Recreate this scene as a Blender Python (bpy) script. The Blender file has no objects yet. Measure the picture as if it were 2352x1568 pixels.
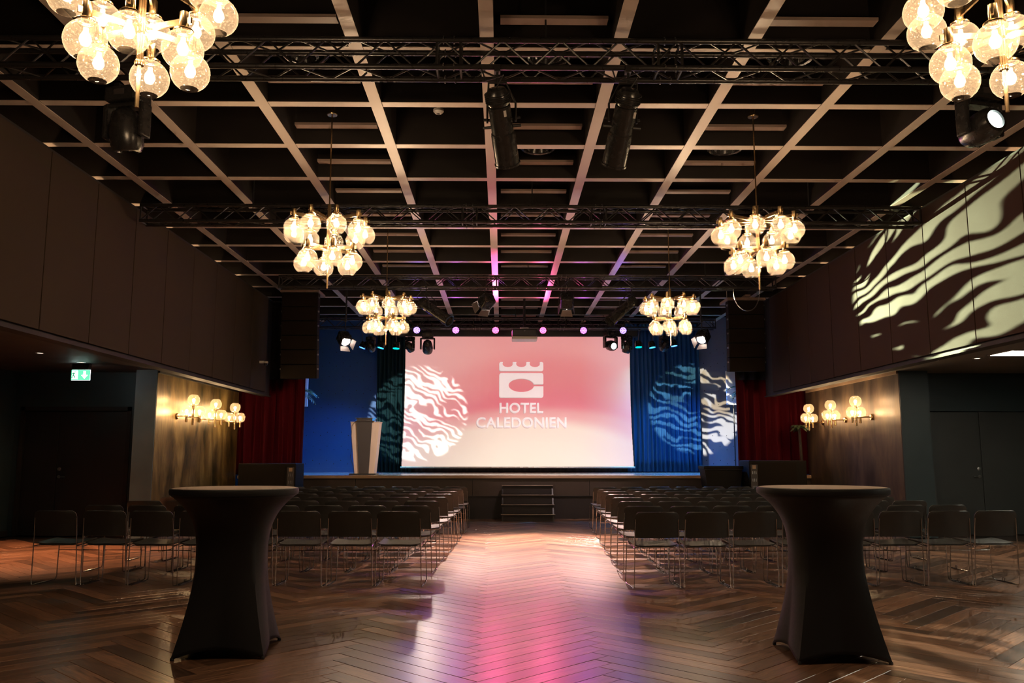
import bpy, bmesh, math, random
from mathutils import Vector, Matrix, Euler
random.seed(7)
PI = math.pi
scene = bpy.context.scene
COL = scene.collection

# ------------------------------------------------------------------ camera, world, exposure
CAM_H = 1.33
cam_d = bpy.data.cameras.new('camera'); cam = bpy.data.objects.new('camera', cam_d); COL.objects.link(cam)
cam_d.sensor_width = 36.0; cam_d.lens = 36.0 * 1959.0 / 2352.0
cam_d.clip_start = 0.05; cam_d.clip_end = 200
cam.location = (0, 0, CAM_H)
PITCH = math.radians(7.73); YAW = math.atan(24.0 / 1959.0)
cam.rotation_euler = (PI / 2 + PITCH, 0, -YAW)
scene.camera = cam

world = bpy.data.worlds.new('world'); scene.world = world; world.use_nodes = True
world.node_tree.nodes['Background'].inputs[0].default_value = (0.35, 0.42, 0.5, 1)
world.node_tree.nodes['Background'].inputs[1].default_value = 0.0

vs = scene.view_settings
vs.view_transform = 'Standard'; vs.look = 'None'; vs.exposure = 0.0; vs.gamma = 1.0
vs.use_curve_mapping = False
cy = scene.cycles
cy.max_bounces = 4; cy.diffuse_bounces = 2; cy.glossy_bounces = 2; cy.transmission_bounces = 2
cy.transparent_max_bounces = 10; cy.adaptive_threshold = 0.1; cy.adaptive_min_samples = 8; world.cycles.sampling_method = 'NONE'; cy.sample_clamp_indirect = 2.5; cy.sample_clamp_direct = 0
cy.caustics_reflective = False; cy.caustics_refractive = False; cy.blur_glossy = 1.0

def aim(o, tgt):
    d = Vector(tgt) - o.location
    o.rotation_euler = d.to_track_quat('-Z', 'Y').to_euler()

# gain of each family of lamps (the place's own lamps)
W_BULB = 6.2         # watts of each glass-globe bulb
G_SCREEN = 0.88      # projected picture

# ------------------------------------------------------------------ node materials
MATS = {}
def nt_new(name):
    m = bpy.data.materials.new(name); m.use_nodes = True
    nt = m.node_tree; nt.nodes.clear()
    return m, nt, nt.nodes, nt.links

def mat(name, col, rough=0.5, metal=0.0, var=0.18, scale=6.0, stretch=(1, 1, 1), bump=0.0, bscale=60.0,
        spec=0.5, emit=None, estr=0.0, rvar=0.08, sheen=0.0, coat=0.0):
    """Principled with noise-driven colour, roughness and fine relief."""
    if name in MATS: return MATS[name]
    m, nt, N, L = nt_new(name)
    out = N.new('ShaderNodeOutputMaterial'); p = N.new('ShaderNodeBsdfPrincipled')
    L.new(p.outputs[0], out.inputs[0])
    tc = N.new('ShaderNodeTexCoord'); mp = N.new('ShaderNodeMapping'); mp.inputs['Scale'].default_value = stretch
    L.new(tc.outputs['Object'], mp.inputs[0])
    nz = N.new('ShaderNodeTexNoise'); nz.inputs['Scale'].default_value = scale; nz.inputs['Detail'].default_value = 2
    L.new(mp.outputs[0], nz.inputs['Vector'])
    mx = N.new('ShaderNodeMix'); mx.data_type = 'RGBA'
    lo = tuple(c * (1 - var) for c in col[:3]) + (1,); hi = tuple(min(1, c * (1 + var)) for c in col[:3]) + (1,)
    mx.inputs[6].default_value = lo; mx.inputs[7].default_value = hi
    L.new(nz.outputs['Fac'], mx.inputs[0]); L.new(mx.outputs[2], p.inputs['Base Color'])
    mr = N.new('ShaderNodeMapRange'); mr.inputs['To Min'].default_value = max(0.02, rough - rvar); mr.inputs['To Max'].default_value = min(1, rough + rvar)
    L.new(nz.outputs['Fac'], mr.inputs['Value']); L.new(mr.outputs[0], p.inputs['Roughness'])
    p.inputs['Metallic'].default_value = metal
    p.inputs['Specular IOR Level'].default_value = spec
    if sheen: p.inputs['Sheen Weight'].default_value = sheen
    if coat: p.inputs['Coat Weight'].default_value = coat; p.inputs['Coat Roughness'].default_value = 0.25
    if emit: p.inputs['Emission Color'].default_value = tuple(emit) + (1,); p.inputs['Emission Strength'].default_value = estr
    if bump:
        n2 = N.new('ShaderNodeTexNoise'); n2.inputs['Scale'].default_value = bscale
        L.new(mp.outputs[0], n2.inputs['Vector'])
        b = N.new('ShaderNodeBump'); b.inputs['Strength'].default_value = bump; b.inputs['Distance'].default_value = 0.01
        L.new(n2.outputs['Fac'], b.inputs['Height']); L.new(b.outputs[0], p.inputs['Normal'])
    MATS[name] = m
    return m

def emit_mat(name, col, strength, sampled=True):
    if name in MATS: return MATS[name]
    m, nt, N, L = nt_new(name)
    out = N.new('ShaderNodeOutputMaterial'); e = N.new('ShaderNodeEmission')
    e.inputs[0].default_value = tuple(col) + (1,); e.inputs[1].default_value = strength
    L.new(e.outputs[0], out.inputs[0]); MATS[name] = m
    if not sampled: m.cycles.emission_sampling = 'NONE'
    return m

def wood_plank_mat():
    m, nt, N, L = nt_new('walnut herringbone plank')
    out = N.new('ShaderNodeOutputMaterial'); p = N.new('ShaderNodeBsdfPrincipled'); L.new(p.outputs[0], out.inputs[0])
    uv = N.new('ShaderNodeUVMap'); uv.uv_map = 'UVMap'
    oi = N.new('ShaderNodeObjectInfo'); ge = N.new('ShaderNodeNewGeometry')
    ad = N.new('ShaderNodeMath'); ad.operation = 'ADD'
    L.new(oi.outputs['Random'], ad.inputs[0]); L.new(ge.outputs['Random Per Island'], ad.inputs[1])
    fr = N.new('ShaderNodeMath'); fr.operation = 'FRACT'; L.new(ad.outputs[0], fr.inputs[0])
    ml = N.new('ShaderNodeMath'); ml.operation = 'MULTIPLY'; ml.inputs[1].default_value = 57.0; L.new(fr.outputs[0], ml.inputs[0])
    va = N.new('ShaderNodeVectorMath'); va.operation = 'ADD'; L.new(uv.outputs[0], va.inputs[0])
    cb = N.new('ShaderNodeCombineXYZ'); L.new(ml.outputs[0], cb.inputs[0]); L.new(ml.outputs[0], cb.inputs[1]); L.new(cb.outputs[0], va.inputs[1])
    mp = N.new('ShaderNodeMapping'); mp.inputs['Scale'].default_value = (1.6, 22, 1); L.new(va.outputs[0], mp.inputs[0])
    nz = N.new('ShaderNodeTexNoise'); nz.inputs['Scale'].default_value = 2.2; nz.inputs['Detail'].default_value = 6; nz.inputs['Distortion'].default_value = 1.2
    L.new(mp.outputs[0], nz.inputs['Vector'])
    cr = N.new('ShaderNodeValToRGB'); L.new(nz.outputs['Fac'], cr.inputs[0])
    cr.color_ramp.elements[0].position = 0.3; cr.color_ramp.elements[0].color = (0.095, 0.043, 0.024, 1)
    cr.color_ramp.elements[1].position = 0.72; cr.color_ramp.elements[1].color = (0.34, 0.175, 0.095, 1)
    tone = N.new('ShaderNodeMapRange'); tone.inputs['To Min'].default_value = 0.35; tone.inputs['To Max'].default_value = 1.55
    L.new(fr.outputs[0], tone.inputs['Value'])
    mu = N.new('ShaderNodeMix'); mu.data_type = 'RGBA'; mu.blend_type = 'MULTIPLY'; mu.inputs[0].default_value = 1
    tcol = N.new('ShaderNodeCombineXYZ')
    for k in range(3): L.new(tone.outputs[0], tcol.inputs[k])
    L.new(cr.outputs[0], mu.inputs[6]); L.new(tcol.outputs[0], mu.inputs[7])
    L.new(mu.outputs[2], p.inputs['Base Color'])
    rr = N.new('ShaderNodeMapRange'); rr.inputs['To Min'].default_value = 0.24; rr.inputs['To Max'].default_value = 0.40
    L.new(nz.outputs['Fac'], rr.inputs['Value']); L.new(rr.outputs[0], p.inputs['Roughness'])
    p.inputs['Specular IOR Level'].default_value = 0.9; p.inputs['Coat Weight'].default_value = 0.45; p.inputs['Coat Roughness'].default_value = 0.24
    b = N.new('ShaderNodeBump'); b.inputs['Strength'].default_value = 0.03; b.inputs['Distance'].default_value = 0.002
    L.new(nz.outputs['Fac'], b.inputs['Height']); L.new(b.outputs[0], p.inputs['Normal'])
    MATS['plank'] = m
    return m

def patina_mat(name, a, b, c, metal=0.5, rough=0.4):
    """streaky oxidised metal sheet: vertical stains with a shape of their own"""
    m, nt, N, L = nt_new(name)
    out = N.new('ShaderNodeOutputMaterial'); p = N.new('ShaderNodeBsdfPrincipled'); L.new(p.outputs[0], out.inputs[0])
    tc = N.new('ShaderNodeTexCoord'); mp = N.new('ShaderNodeMapping'); mp.inputs['Scale'].default_value = (1.3, 1.3, 0.42)
    L.new(tc.outputs['Object'], mp.inputs[0])
    nz = N.new('ShaderNodeTexNoise'); nz.inputs['Scale'].default_value = 2.0; nz.inputs['Detail'].default_value = 7; nz.inputs['Roughness'].default_value = 0.62
    nz.inputs['Distortion'].default_value = 0.5
    L.new(mp.outputs[0], nz.inputs['Vector'])
    cr = N.new('ShaderNodeValToRGB'); L.new(nz.outputs['Fac'], cr.inputs[0])
    e = cr.color_ramp.elements
    e[0].position = 0.34; e[0].color = a + (1,); e[1].position = 0.66; e[1].color = c + (1,)
    k = e.new(0.5); k.color = b + (1,)
    L.new(cr.outputs[0], p.inputs['Base Color'])
    mr = N.new('ShaderNodeMapRange'); mr.inputs['To Min'].default_value = rough - 0.1; mr.inputs['To Max'].default_value = rough + 0.18
    L.new(nz.outputs['Fac'], mr.inputs['Value']); L.new(mr.outputs[0], p.inputs['Roughness'])
    p.inputs['Metallic'].default_value = metal
    MATS[name] = m
    return m

def globe_mat():
    """seeded, faintly amber blown glass: mostly clear, a thin scattering of seeds, glossy skin"""
    m, nt, N, L = nt_new('seeded amber glass')
    out = N.new('ShaderNodeOutputMaterial')
    tr = N.new('ShaderNodeBsdfTransparent'); tr.inputs[0].default_value = (1.0, 0.95, 0.86, 1)
    tl = N.new('ShaderNodeBsdfTranslucent'); tl.inputs[0].default_value = (1.0, 0.84, 0.64, 1)
    tc = N.new('ShaderNodeTexCoord')
    vo = N.new('ShaderNodeTexNoise'); vo.inputs['Scale'].default_value = 130; vo.inputs['Detail'].default_value = 1.5; L.new(tc.outputs['Object'], vo.inputs['Vector'])
    cr = N.new('ShaderNodeMapRange'); cr.inputs['From Min'].default_value = 0.55; cr.inputs['From Max'].default_value = 0.75
    cr.inputs['To Min'].default_value = 0.044; cr.inputs['To Max'].default_value = 0.13
    L.new(vo.outputs['Fac'], cr.inputs['Value'])
    lw = N.new('ShaderNodeLayerWeight'); lw.inputs[0].default_value = 0.5
    pw = N.new('ShaderNodeMath'); pw.operation = 'POWER'; pw.inputs[1].default_value = 5.0; L.new(lw.outputs['Facing'], pw.inputs[0])
    ad = N.new('ShaderNodeMath'); ad.operation = 'MULTIPLY_ADD'; ad.inputs[1].default_value = 0.10; L.new(pw.outputs[0], ad.inputs[0]); L.new(cr.outputs[0], ad.inputs[2])
    m1 = N.new('ShaderNodeMixShader'); L.new(ad.outputs[0], m1.inputs[0]); L.new(tr.outputs[0], m1.inputs[1]); L.new(tl.outputs[0], m1.inputs[2])
    gl = N.new('ShaderNodeBsdfGlossy'); gl.inputs['Roughness'].default_value = 0.08
    f2 = N.new('ShaderNodeMath'); f2.operation = 'MULTIPLY_ADD'; f2.inputs[1].default_value = 0.10; f2.inputs[2].default_value = 0.03; L.new(pw.outputs[0], f2.inputs[0])
    m2 = N.new('ShaderNodeMixShader'); L.new(f2.outputs[0], m2.inputs[0]); L.new(m1.outputs[0], m2.inputs[1]); L.new(gl.outputs[0], m2.inputs[2])
    L.new(m2.outputs[0], out.inputs[0]); MATS['globe'] = m
    return m

def screen_mat():
    """white projection cloth carrying the projected picture: pink sky over a cream glow"""
    m, nt, N, L = nt_new('projected picture on screen cloth')
    out = N.new('ShaderNodeOutputMaterial'); p = N.new('ShaderNodeBsdfPrincipled'); L.new(p.outputs[0], out.inputs[0])
    p.inputs['Base Color'].default_value = (0.36, 0.36, 0.36, 1); p.inputs['Roughness'].default_value = 0.85
    p.inputs['Specular IOR Level'].default_value = 0.1
    uv = N.new('ShaderNodeUVMap'); uv.uv_map = 'UVMap'
    sp = N.new('ShaderNodeSeparateXYZ'); L.new(uv.outputs[0], sp.inputs[0])
    nz = N.new('ShaderNodeTexNoise'); nz.inputs['Scale'].default_value = 1.6; nz.inputs['Detail'].default_value = 0.5; L.new(uv.outputs[0], nz.inputs['Vector'])
    # v + bend(u) + soft noise -> vertical colour ramp
    cu = N.new('ShaderNodeMath'); cu.operation = 'SUBTRACT'; cu.inputs[1].default_value = 0.58; L.new(sp.outputs[0], cu.inputs[0])
    c2 = N.new('ShaderNodeMath'); c2.operation = 'MULTIPLY'; L.new(cu.outputs[0], c2.inputs[0]); L.new(cu.outputs[0], c2.inputs[1])
    c3 = N.new('ShaderNodeMath'); c3.operation = 'MULTIPLY_ADD'; c3.inputs[1].default_value = 0.75; L.new(c2.outputs[0], c3.inputs[0]); L.new(sp.outputs[1], c3.inputs[2])
    n3 = N.new('ShaderNodeMath'); n3.operation = 'MULTIPLY_ADD'; n3.inputs[1].default_value = 0.16; L.new(nz.outputs['Fac'], n3.inputs[0]); L.new(c3.outputs[0], n3.inputs[2])
    cr = N.new('ShaderNodeValToRGB'); cr.color_ramp.interpolation = 'EASE'; L.new(n3.outputs[0], cr.inputs[0])
    e = cr.color_ramp.elements
    e[0].position = 0.10; e[0].color = (0.95, 0.78, 0.62, 1)
    e[1].position = 1.0; e[1].color = (0.82, 0.30, 0.29, 1)
    for pos, c in ((0.38, (0.90, 0.68, 0.54)), (0.50, (0.80, 0.30, 0.29)), (0.58, (0.76, 0.125, 0.175)), (0.80, (0.78, 0.20, 0.215))):
        k = e.new(pos); k.color = c + (1,)
    # paler towards the left, a rose patch right of centre
    mr = N.new('ShaderNodeMapRange'); mr.inputs['From Min'].default_value = 0.42; mr.inputs['From Max'].default_value = 0.0
    mr.inputs['To Min'].default_value = 0; mr.inputs['To Max'].default_value = 0.55; L.new(sp.outputs[0], mr.inputs['Value'])
    mx = N.new('ShaderNodeMix'); mx.data_type = 'RGBA'; L.new(mr.outputs[0], mx.inputs[0]); L.new(cr.outputs[0], mx.inputs[6]); mx.inputs[7].default_value = (0.72, 0.44, 0.40, 1)
    m3 = N.new('ShaderNodeMapRange'); m3.inputs['From Min'].default_value = 0.78; m3.inputs['From Max'].default_value = 1.0
    m3.inputs['To Max'].default_value = 0.5; L.new(sp.outputs[0], m3.inputs['Value'])
    mx2 = N.new('ShaderNodeMix'); mx2.data_type = 'RGBA'; L.new(m3.outputs[0], mx2.inputs[0]); L.new(mx.outputs[2], mx2.inputs[6]); mx2.inputs[7].default_value = (0.80, 0.50, 0.56, 1)
    L.new(mx2.outputs[2], p.inputs['Emission Color']); p.inputs['Emission Strength'].default_value = G_SCREEN
    MATS['screen'] = m
    return m

plank_m = wood_plank_mat(); glass_m = globe_mat(); screen_m = screen_mat()
M_brass = mat('polished brass', (0.76, 0.54, 0.29), 0.24, 1.0, 0.1, 20)
M_chrome = mat('chromed steel rod', (0.62, 0.64, 0.66), 0.18, 1.0, 0.08, 30)
M_blackp = mat('black moulded plastic', (0.020, 0.020, 0.021), 0.42, 0, 0.2, 30)
M_chair = mat('black chair shell', (0.036, 0.037, 0.035), 0.42, 0, 0.2, 30, spec=0.6)
M_blackmetal = mat('black painted steel', (0.016, 0.015, 0.015), 0.38, 0.0, 0.2, 25, spec=0.6)
M_truss = mat('black truss tube', (0.030, 0.027, 0.026), 0.30, 0.3, 0.2, 25, spec=0.6)
M_housing = mat('black lamp housing', (0.022, 0.021, 0.021), 0.26, 0.0, 0.15, 20, spec=0.7)
M_steel = mat('bare zinc hardware', (0.55, 0.55, 0.54), 0.3, 1.0, 0.1, 40)
M_beamdark = mat('dark stained coffer timber', (0.012, 0.008, 0.006), 0.5, 0, 0.3, 3)
M_strip = mat('satin beige beam facing', (0.70, 0.58, 0.48), 0.34, 0.0, 0.06, 1.5)
M_slat = mat('beige coffer slat', (0.30, 0.21, 0.17), 0.45, 0.0, 0.1, 3)
M_ceil = mat('dark brown ceiling board', (0.026, 0.016, 0.012), 0.6, 0, 0.25, 1.5)
M_panel = mat('brown fabric acoustic panel', (0.046, 0.032, 0.020), 0.75, 0, 0.18, 1.2, bump=0.25, bscale=260, spec=0.15)
M_panelR = mat('umber fabric acoustic panel', (0.040, 0.021, 0.014), 0.75, 0, 0.18, 1.2, bump=0.25, bscale=260, spec=0.15)
M_wallback = mat('black wall backing', (0.010, 0.008, 0.007), 0.7, 0, 0.2, 2)
M_teal = mat('blue grey plaster', (0.17, 0.22, 0.245), 0.55, 0, 0.35, 1.6)
M_tealdark = mat('dark teal paint', (0.020, 0.034, 0.038), 0.5, 0, 0.25, 1.5)
M_doorblack = mat('near black door leaf', (0.012, 0.011, 0.012), 0.45, 0, 0.2, 2)
M_doorgrey = mat('charcoal door leaf', (0.034, 0.038, 0.037), 0.5, 0, 0.25, 2)
M_subfloor = mat('dark floor bed', (0.018, 0.010, 0.007), 0.7, 0, 0.2, 4)
M_goldwall = patina_mat('patinated brass wall', (0.045, 0.040, 0.016), (0.20, 0.135, 0.045), (0.40, 0.29, 0.11), 0.4, 0.36)
M_brownwall = patina_mat('patinated bronze wall', (0.030, 0.019, 0.014), (0.085, 0.055, 0.038), (0.15, 0.10, 0.06), 0.45, 0.42)
M_blue = mat('ultramarine stage wall', (0.016, 0.085, 0.25), 0.55, 0, 0.2, 0.9)
M_grey_stage = mat('grey stage wall', (0.30, 0.30, 0.36), 0.55, 0, 0.15, 0.9)
M_tealcurt = mat('dark teal velvet', (0.005, 0.022, 0.026), 0.8, 0, 0.25, 8, (1, 1, 0.2), spec=0.1)
M_bluecurt = mat('blue velvet', (0.020, 0.085, 0.20), 0.8, 0, 0.25, 8, (1, 1, 0.2), spec=0.1)
M_red = mat('crimson velvet', (0.055, 0.0012, 0.005), 0.8, 0, 0.3, 8, (1, 1, 0.2), spec=0.1)
M_blackdrape = mat('black drape', (0.006, 0.005, 0.005), 0.9, 0, 0.3, 6)
M_deck = mat('pale oak stage deck', (0.60, 0.46, 0.38), 0.2, 0, 0.15, 2, (1, 6, 1), spec=0.9, coat=0.6)
M_nosing = mat('oak stage nosing', (0.38, 0.25, 0.16), 0.45, 0, 0.2, 3, (0.4, 3, 3))
M_stagefront = mat('brown stage front', (0.040, 0.026, 0.019), 0.5, 0, 0.25, 2)
M_stagelow = mat('black stage plinth', (0.008, 0.004, 0.0035), 0.6, 0, 0.25, 2)
M_cloth = mat('black stretch fabric', (0.0055, 0.0055, 0.0065), 0.55, 0, 0.15, 60, bump=0.1, bscale=700, spec=0.4)
M_tabletop = mat('grey brown stretch table cap', (0.36, 0.27, 0.21), 0.6, 0, 0.12, 30)
M_white = mat('white lacquer', (0.78, 0.74, 0.70), 0.4, 0, 0.06, 4)
M_paleboard = mat('pale birch veneer', (0.68, 0.52, 0.42), 0.45, 0, 0.12, 3, (6, 6, 1))
M_darkpanel = mat('dark grey laminate', (0.055, 0.046, 0.044), 0.45, 0, 0.1, 5)
M_speaker = mat('black speaker lacquer', (0.008, 0.006, 0.005), 0.7, 0, 0.2, 30, spec=0.2)
M_grille = mat('speaker grille cloth', (0.012, 0.008, 0.006), 0.8, 0, 0.2, 200, spec=0.15)
M_palm = mat('palm leaf green', (0.10, 0.17, 0.07), 0.5, 0, 0.3, 10)
M_palmdark = mat('shaded palm leaf', (0.030, 0.045, 0.020), 0.6, 0, 0.3, 10)  # leaf green darkened: shade of the dim corner put into the colour
M_trunk = mat('palm trunk fibre', (0.018, 0.011, 0.007), 0.8, 0, 0.3, 20)
M_pot = mat('dark planter', (0.03, 0.03, 0.03), 0.5)
def bulb_glass(name, col, strength):
    """clear bulb around a glowing filament: glows itself and lets its own light through"""
    m, nt, N, L = nt_new(name)
    out = N.new('ShaderNodeOutputMaterial'); e = N.new('ShaderNodeEmission'); t = N.new('ShaderNodeBsdfTransparent'); ad = N.new('ShaderNodeAddShader')
    e.inputs[0].default_value = tuple(col) + (1,); e.inputs[1].default_value = strength
    L.new(e.outputs[0], ad.inputs[0]); L.new(t.outputs[0], ad.inputs[1]); L.new(ad.outputs[0], out.inputs[0])
    m.cycles.emission_sampling = 'NONE'
    return m
C_BULB = (1.0, 0.74, 0.50); C_SCONCE = (1.0, 0.67, 0.36)
M_bulb = bulb_glass('glowing filament bulb', (1.0, 0.78, 0.50), 2.6)
M_bulbS = bulb_glass('glowing sconce bulb', (1.0, 0.74, 0.44), 2.6)
def bulb_light(name, col, w):
    d = bpy.data.lights.new(name, 'POINT'); d.color = col; d.energy = w; d.shadow_soft_size = 0.022; return d

# ------------------------------------------------------------------ mesh helpers
class MB:
    def __init__(s): s.v = []; s.f = []; s.uv = None
    def add(s, vs, fs):
        b = len(s.v); s.v += [tuple(v) for v in vs]; s.f += [tuple(i + b for i in f) for f in fs]; return s
    def box(s, c, d, R=None):
        x, y, z = (k / 2 for k in d); pts = [(-x,-y,-z),(x,-y,-z),(x,y,-z),(-x,y,-z),(-x,-y,z),(x,-y,z),(x,y,z),(-x,y,z)]
        C = Vector(c)
        pts = [C + ((R @ Vector(p)) if R else Vector(p)) for p in pts]
        return s.add(pts, [(0,3,2,1),(4,5,6,7),(0,1,5,4),(1,2,6,5),(2,3,7,6),(3,0,4,7)])
    def b6(s, x0, x1, y0, y1, z0, z1): return s.box(((x0+x1)/2,(y0+y1)/2,(z0+z1)/2),(abs(x1-x0),abs(y1-y0),abs(z1-z0)))
    def bev(s, c, d, r, R=None):
        """box with chamfered edges"""
        x, y, z = (k / 2 for k in d); vs = []; fs = []
        bm = bmesh.new(); bmesh.ops.create_cube(bm, size=1.0)
        for v in bm.verts: v.co = Vector((v.co.x * d[0], v.co.y * d[1], v.co.z * d[2]))
        bmesh.ops.bevel(bm, geom=bm.edges[:], offset=r, segments=2, profile=0.5, affect='EDGES')
        bm.verts.index_update(); C = Vector(c)
        vs = [C + ((R @ v.co) if R else v.co) for v in bm.verts]; fs = [[v.index for v in f.verts] for f in bm.faces]
        bm.free(); return s.add(vs, fs)
    def tube(s, pts, r, n=8, caps=True, radii=None):
        pts = [Vector(p) for p in pts]; rings = []
        t0 = (pts[1] - pts[0]).normalized(); up = Vector((0,0,1)) if abs(t0.z) < 0.9 else Vector((1,0,0))
        a = t0.cross(up).normalized()
        for i, p in enumerate(pts):
            t = (pts[min(i+1, len(pts)-1)] - pts[max(i-1, 0)]).normalized()
            a = (a - t * a.dot(t)).normalized(); b = t.cross(a)
            rr = radii[i] if radii else r
            rings.append([p + (a * math.cos(2*PI*k/n) + b * math.sin(2*PI*k/n)) * rr for k in range(n)])
        vs = [v for R in rings for v in R]; fs = []
        for i in range(len(pts)-1):
            for k in range(n):
                fs.append((i*n+k, i*n+(k+1)%n, (i+1)*n+(k+1)%n, (i+1)*n+k))
        if caps: fs += [tuple(range(n-1,-1,-1)), tuple((len(pts)-1)*n + k for k in range(n))]
        return s.add(vs, fs)
    def lathe(s, prof, n=20, T=None, cap0=False, cap1=False):
        """prof: (r, z) list, revolved about z, then transformed by T"""
        vs = []; fs = []
        for r, z in prof:
            for k in range(n): vs.append(Vector((r*math.cos(2*PI*k/n), r*math.sin(2*PI*k/n), z)))
        for i in range(len(prof)-1):
            for k in range(n): fs.append((i*n+k, i*n+(k+1)%n, (i+1)*n+(k+1)%n, (i+1)*n+k))
        if cap0: fs.append(tuple(range(n-1,-1,-1)))
        if cap1: fs.append(tuple((len(prof)-1)*n+k for k in range(n)))
        if T: vs = [T @ v for v in vs]
        return s.add(vs, fs)
    def prism(s, poly, z0, z1, T=None):
        """extruded 2D outline (x, y) between z0 and z1"""
        n = len(poly); vs = [Vector((x,y,z0)) for x,y in poly] + [Vector((x,y,z1)) for x,y in poly]
        fs = [tuple(range(n-1,-1,-1)), tuple(range(n,2*n))] + [(i,(i+1)%n,n+(i+1)%n,n+i) for i in range(n)]
        if T: vs = [T @ v for v in vs]
        return s.add(vs, fs)
    def mesh(s, name, m=None, smooth=False):
        me = bpy.data.meshes.new(name); me.from_pydata(s.v, [], s.f); me.update()
        if s.uv:
            ul = me.uv_layers.new(name='UVMap')
            for li, u in enumerate(s.uv): ul.data[li].uv = u
        if m: me.materials.append(m)
        if smooth:
            for p in me.polygons: p.use_smooth = True
            try: me.set_sharp_from_angle(angle=math.radians(42))
            except Exception: pass
        return me
    def build(s, name, m, parent=None, loc=(0,0,0), rot=(0,0,0), smooth=False):
        return link(name, s.mesh(name, m, smooth), parent, loc, rot)

def link(name, me, parent=None, loc=(0,0,0), rot=(0,0,0)):
    o = bpy.data.objects.new(name, me); COL.objects.link(o)
    o.location = loc; o.rotation_euler = rot
    if parent: o.parent = parent
    return o
def tag(o, label=None, cat=None, group=None, kind=None):
    if label: o['label'] = label
    if cat: o['category'] = cat
    if group: o['group'] = group
    if kind: o['kind'] = kind
    return o
def thing(name, loc, label, cat, group=None, rot=(0,0,0)):
    o = bpy.data.objects.new(name, None); COL.objects.link(o); o.location = loc; o.rotation_euler = rot
    o.empty_display_size = 0.1
    return tag(o, label, cat, group)
def struct(name, mb, m, loc=(0,0,0), smooth=False): return tag(mb.build(name, m, None, loc, smooth=smooth), kind='structure')
def copy_tree(o, parent=None):
    c = o.copy(); COL.objects.link(c); c.parent = parent
    for ch in list(o.children): copy_tree(ch, c)
    return c
ORD = ['first','second','third','fourth','fifth','sixth','seventh','eighth','ninth','tenth']

def spot(name, loc, tgt, col, watts, deg, blend=0.3, size=0.06, parent=None):
    d = bpy.data.lights.new(name, 'SPOT'); d.color = col; d.energy = watts
    d.spot_size = math.radians(deg); d.spot_blend = blend; d.shadow_soft_size = size
    o = bpy.data.objects.new(name, d); COL.objects.link(o); o.location = loc; aim(o, tgt)
    if parent:
        bpy.context.view_layer.update(); o.matrix_world = o.matrix_world  # world placement kept
        o.parent = parent; o.matrix_parent_inverse = parent.matrix_world.inverted()
    return o
def gobo(o, scale=80.0, rot=0.0, warp=1.5, lo=0.42, hi=0.6, phase=0.0, mod=1.0, dark=0.02):
    """slot a zebra-striped metal gobo into a spot: the pattern lives in the lamp's own direction space"""
    d = o.data; d.use_nodes = True; nt = d.node_tree; N, L = nt.nodes, nt.links; N.clear()
    def math_(op, a=None, b=None, c=None):
        n = N.new('ShaderNodeMath'); n.operation = op
        for k, x in enumerate((a, b, c)):
            if x is None: continue
            if isinstance(x, (int, float)): n.inputs[k].default_value = x
            else: L.new(x, n.inputs[k])
        return n.outputs[0]
    out = N.new('ShaderNodeOutputLight'); e = N.new('ShaderNodeEmission'); L.new(e.outputs[0], out.inputs[0])
    tc = N.new('ShaderNodeTexCoord'); sp = N.new('ShaderNodeSeparateXYZ'); L.new(tc.outputs['Normal'], sp.inputs[0])
    cb = N.new('ShaderNodeCombineXYZ'); L.new(math_('DIVIDE', sp.outputs[0], sp.outputs[2]), cb.inputs[0]); L.new(math_('DIVIDE', sp.outputs[1], sp.outputs[2]), cb.inputs[1])
    mp = N.new('ShaderNodeMapping'); mp.inputs['Rotation'].default_value = (0, 0, rot); mp.inputs['Scale'].default_value = (scale, scale, 1)
    mp.inputs['Location'].default_value = (phase * 3.1, phase * 1.7, phase)
    L.new(cb.outputs[0], mp.inputs[0])
    nz = N.new('ShaderNodeTexNoise'); nz.inputs['Scale'].default_value = 0.26; nz.inputs['Detail'].default_value = 2.0; L.new(mp.outputs[0], nz.inputs['Vector'])
    s2 = N.new('ShaderNodeSeparateXYZ'); L.new(mp.outputs[0], s2.inputs[0])
    yy = math_('MULTIPLY_ADD', math_('SUBTRACT', nz.outputs['Fac'], 0.5), warp * 4.0, s2.outputs[1])
    st = math_('MULTIPLY_ADD', math_('SINE', math_('MULTIPLY', yy, 2 * PI)), 0.5, 0.5)
    m2 = N.new('ShaderNodeMapping'); m2.inputs['Scale'].default_value = (0.33, 0.95, 1); L.new(mp.outputs[0], m2.inputs[0])
    n2 = N.new('ShaderNodeTexNoise'); n2.inputs['Scale'].default_value = 0.8; n2.inputs['Detail'].default_value = 0.6; L.new(m2.outputs[0], n2.inputs['Vector'])
    val = math_('MULTIPLY_ADD', math_('SUBTRACT', n2.outputs['Fac'], 0.5), 2.2 * mod, st)
    mr = N.new('ShaderNodeMapRange'); mr.interpolation_type = 'SMOOTHSTEP'
    mr.inputs['From Min'].default_value = lo; mr.inputs['From Max'].default_value = hi; mr.inputs['To Min'].default_value = dark
    L.new(val, mr.inputs['Value']); L.new(mr.outputs[0], e.inputs['Strength'])
    e.inputs[0].default_value = (1, 1, 1, 1)

# ------------------------------------------------------------------ room shell
XL, XR = -5.12, 5.88         # faces of the upper side walls
XLL, XRL = -5.83, 6.80       # faces of the lower side walls (sconce walls)
ALX, ARX = -8.42, 9.45       # outer walls of the side aisles
Y0, YP, YD, YS, YB = -3.0, 14.5, 14.92, 18.9, 23.2
ZS, ZPB, ZPT, ZBM, ZC = 2.80, 2.69, 4.79, 4.95, 5.45

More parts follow.
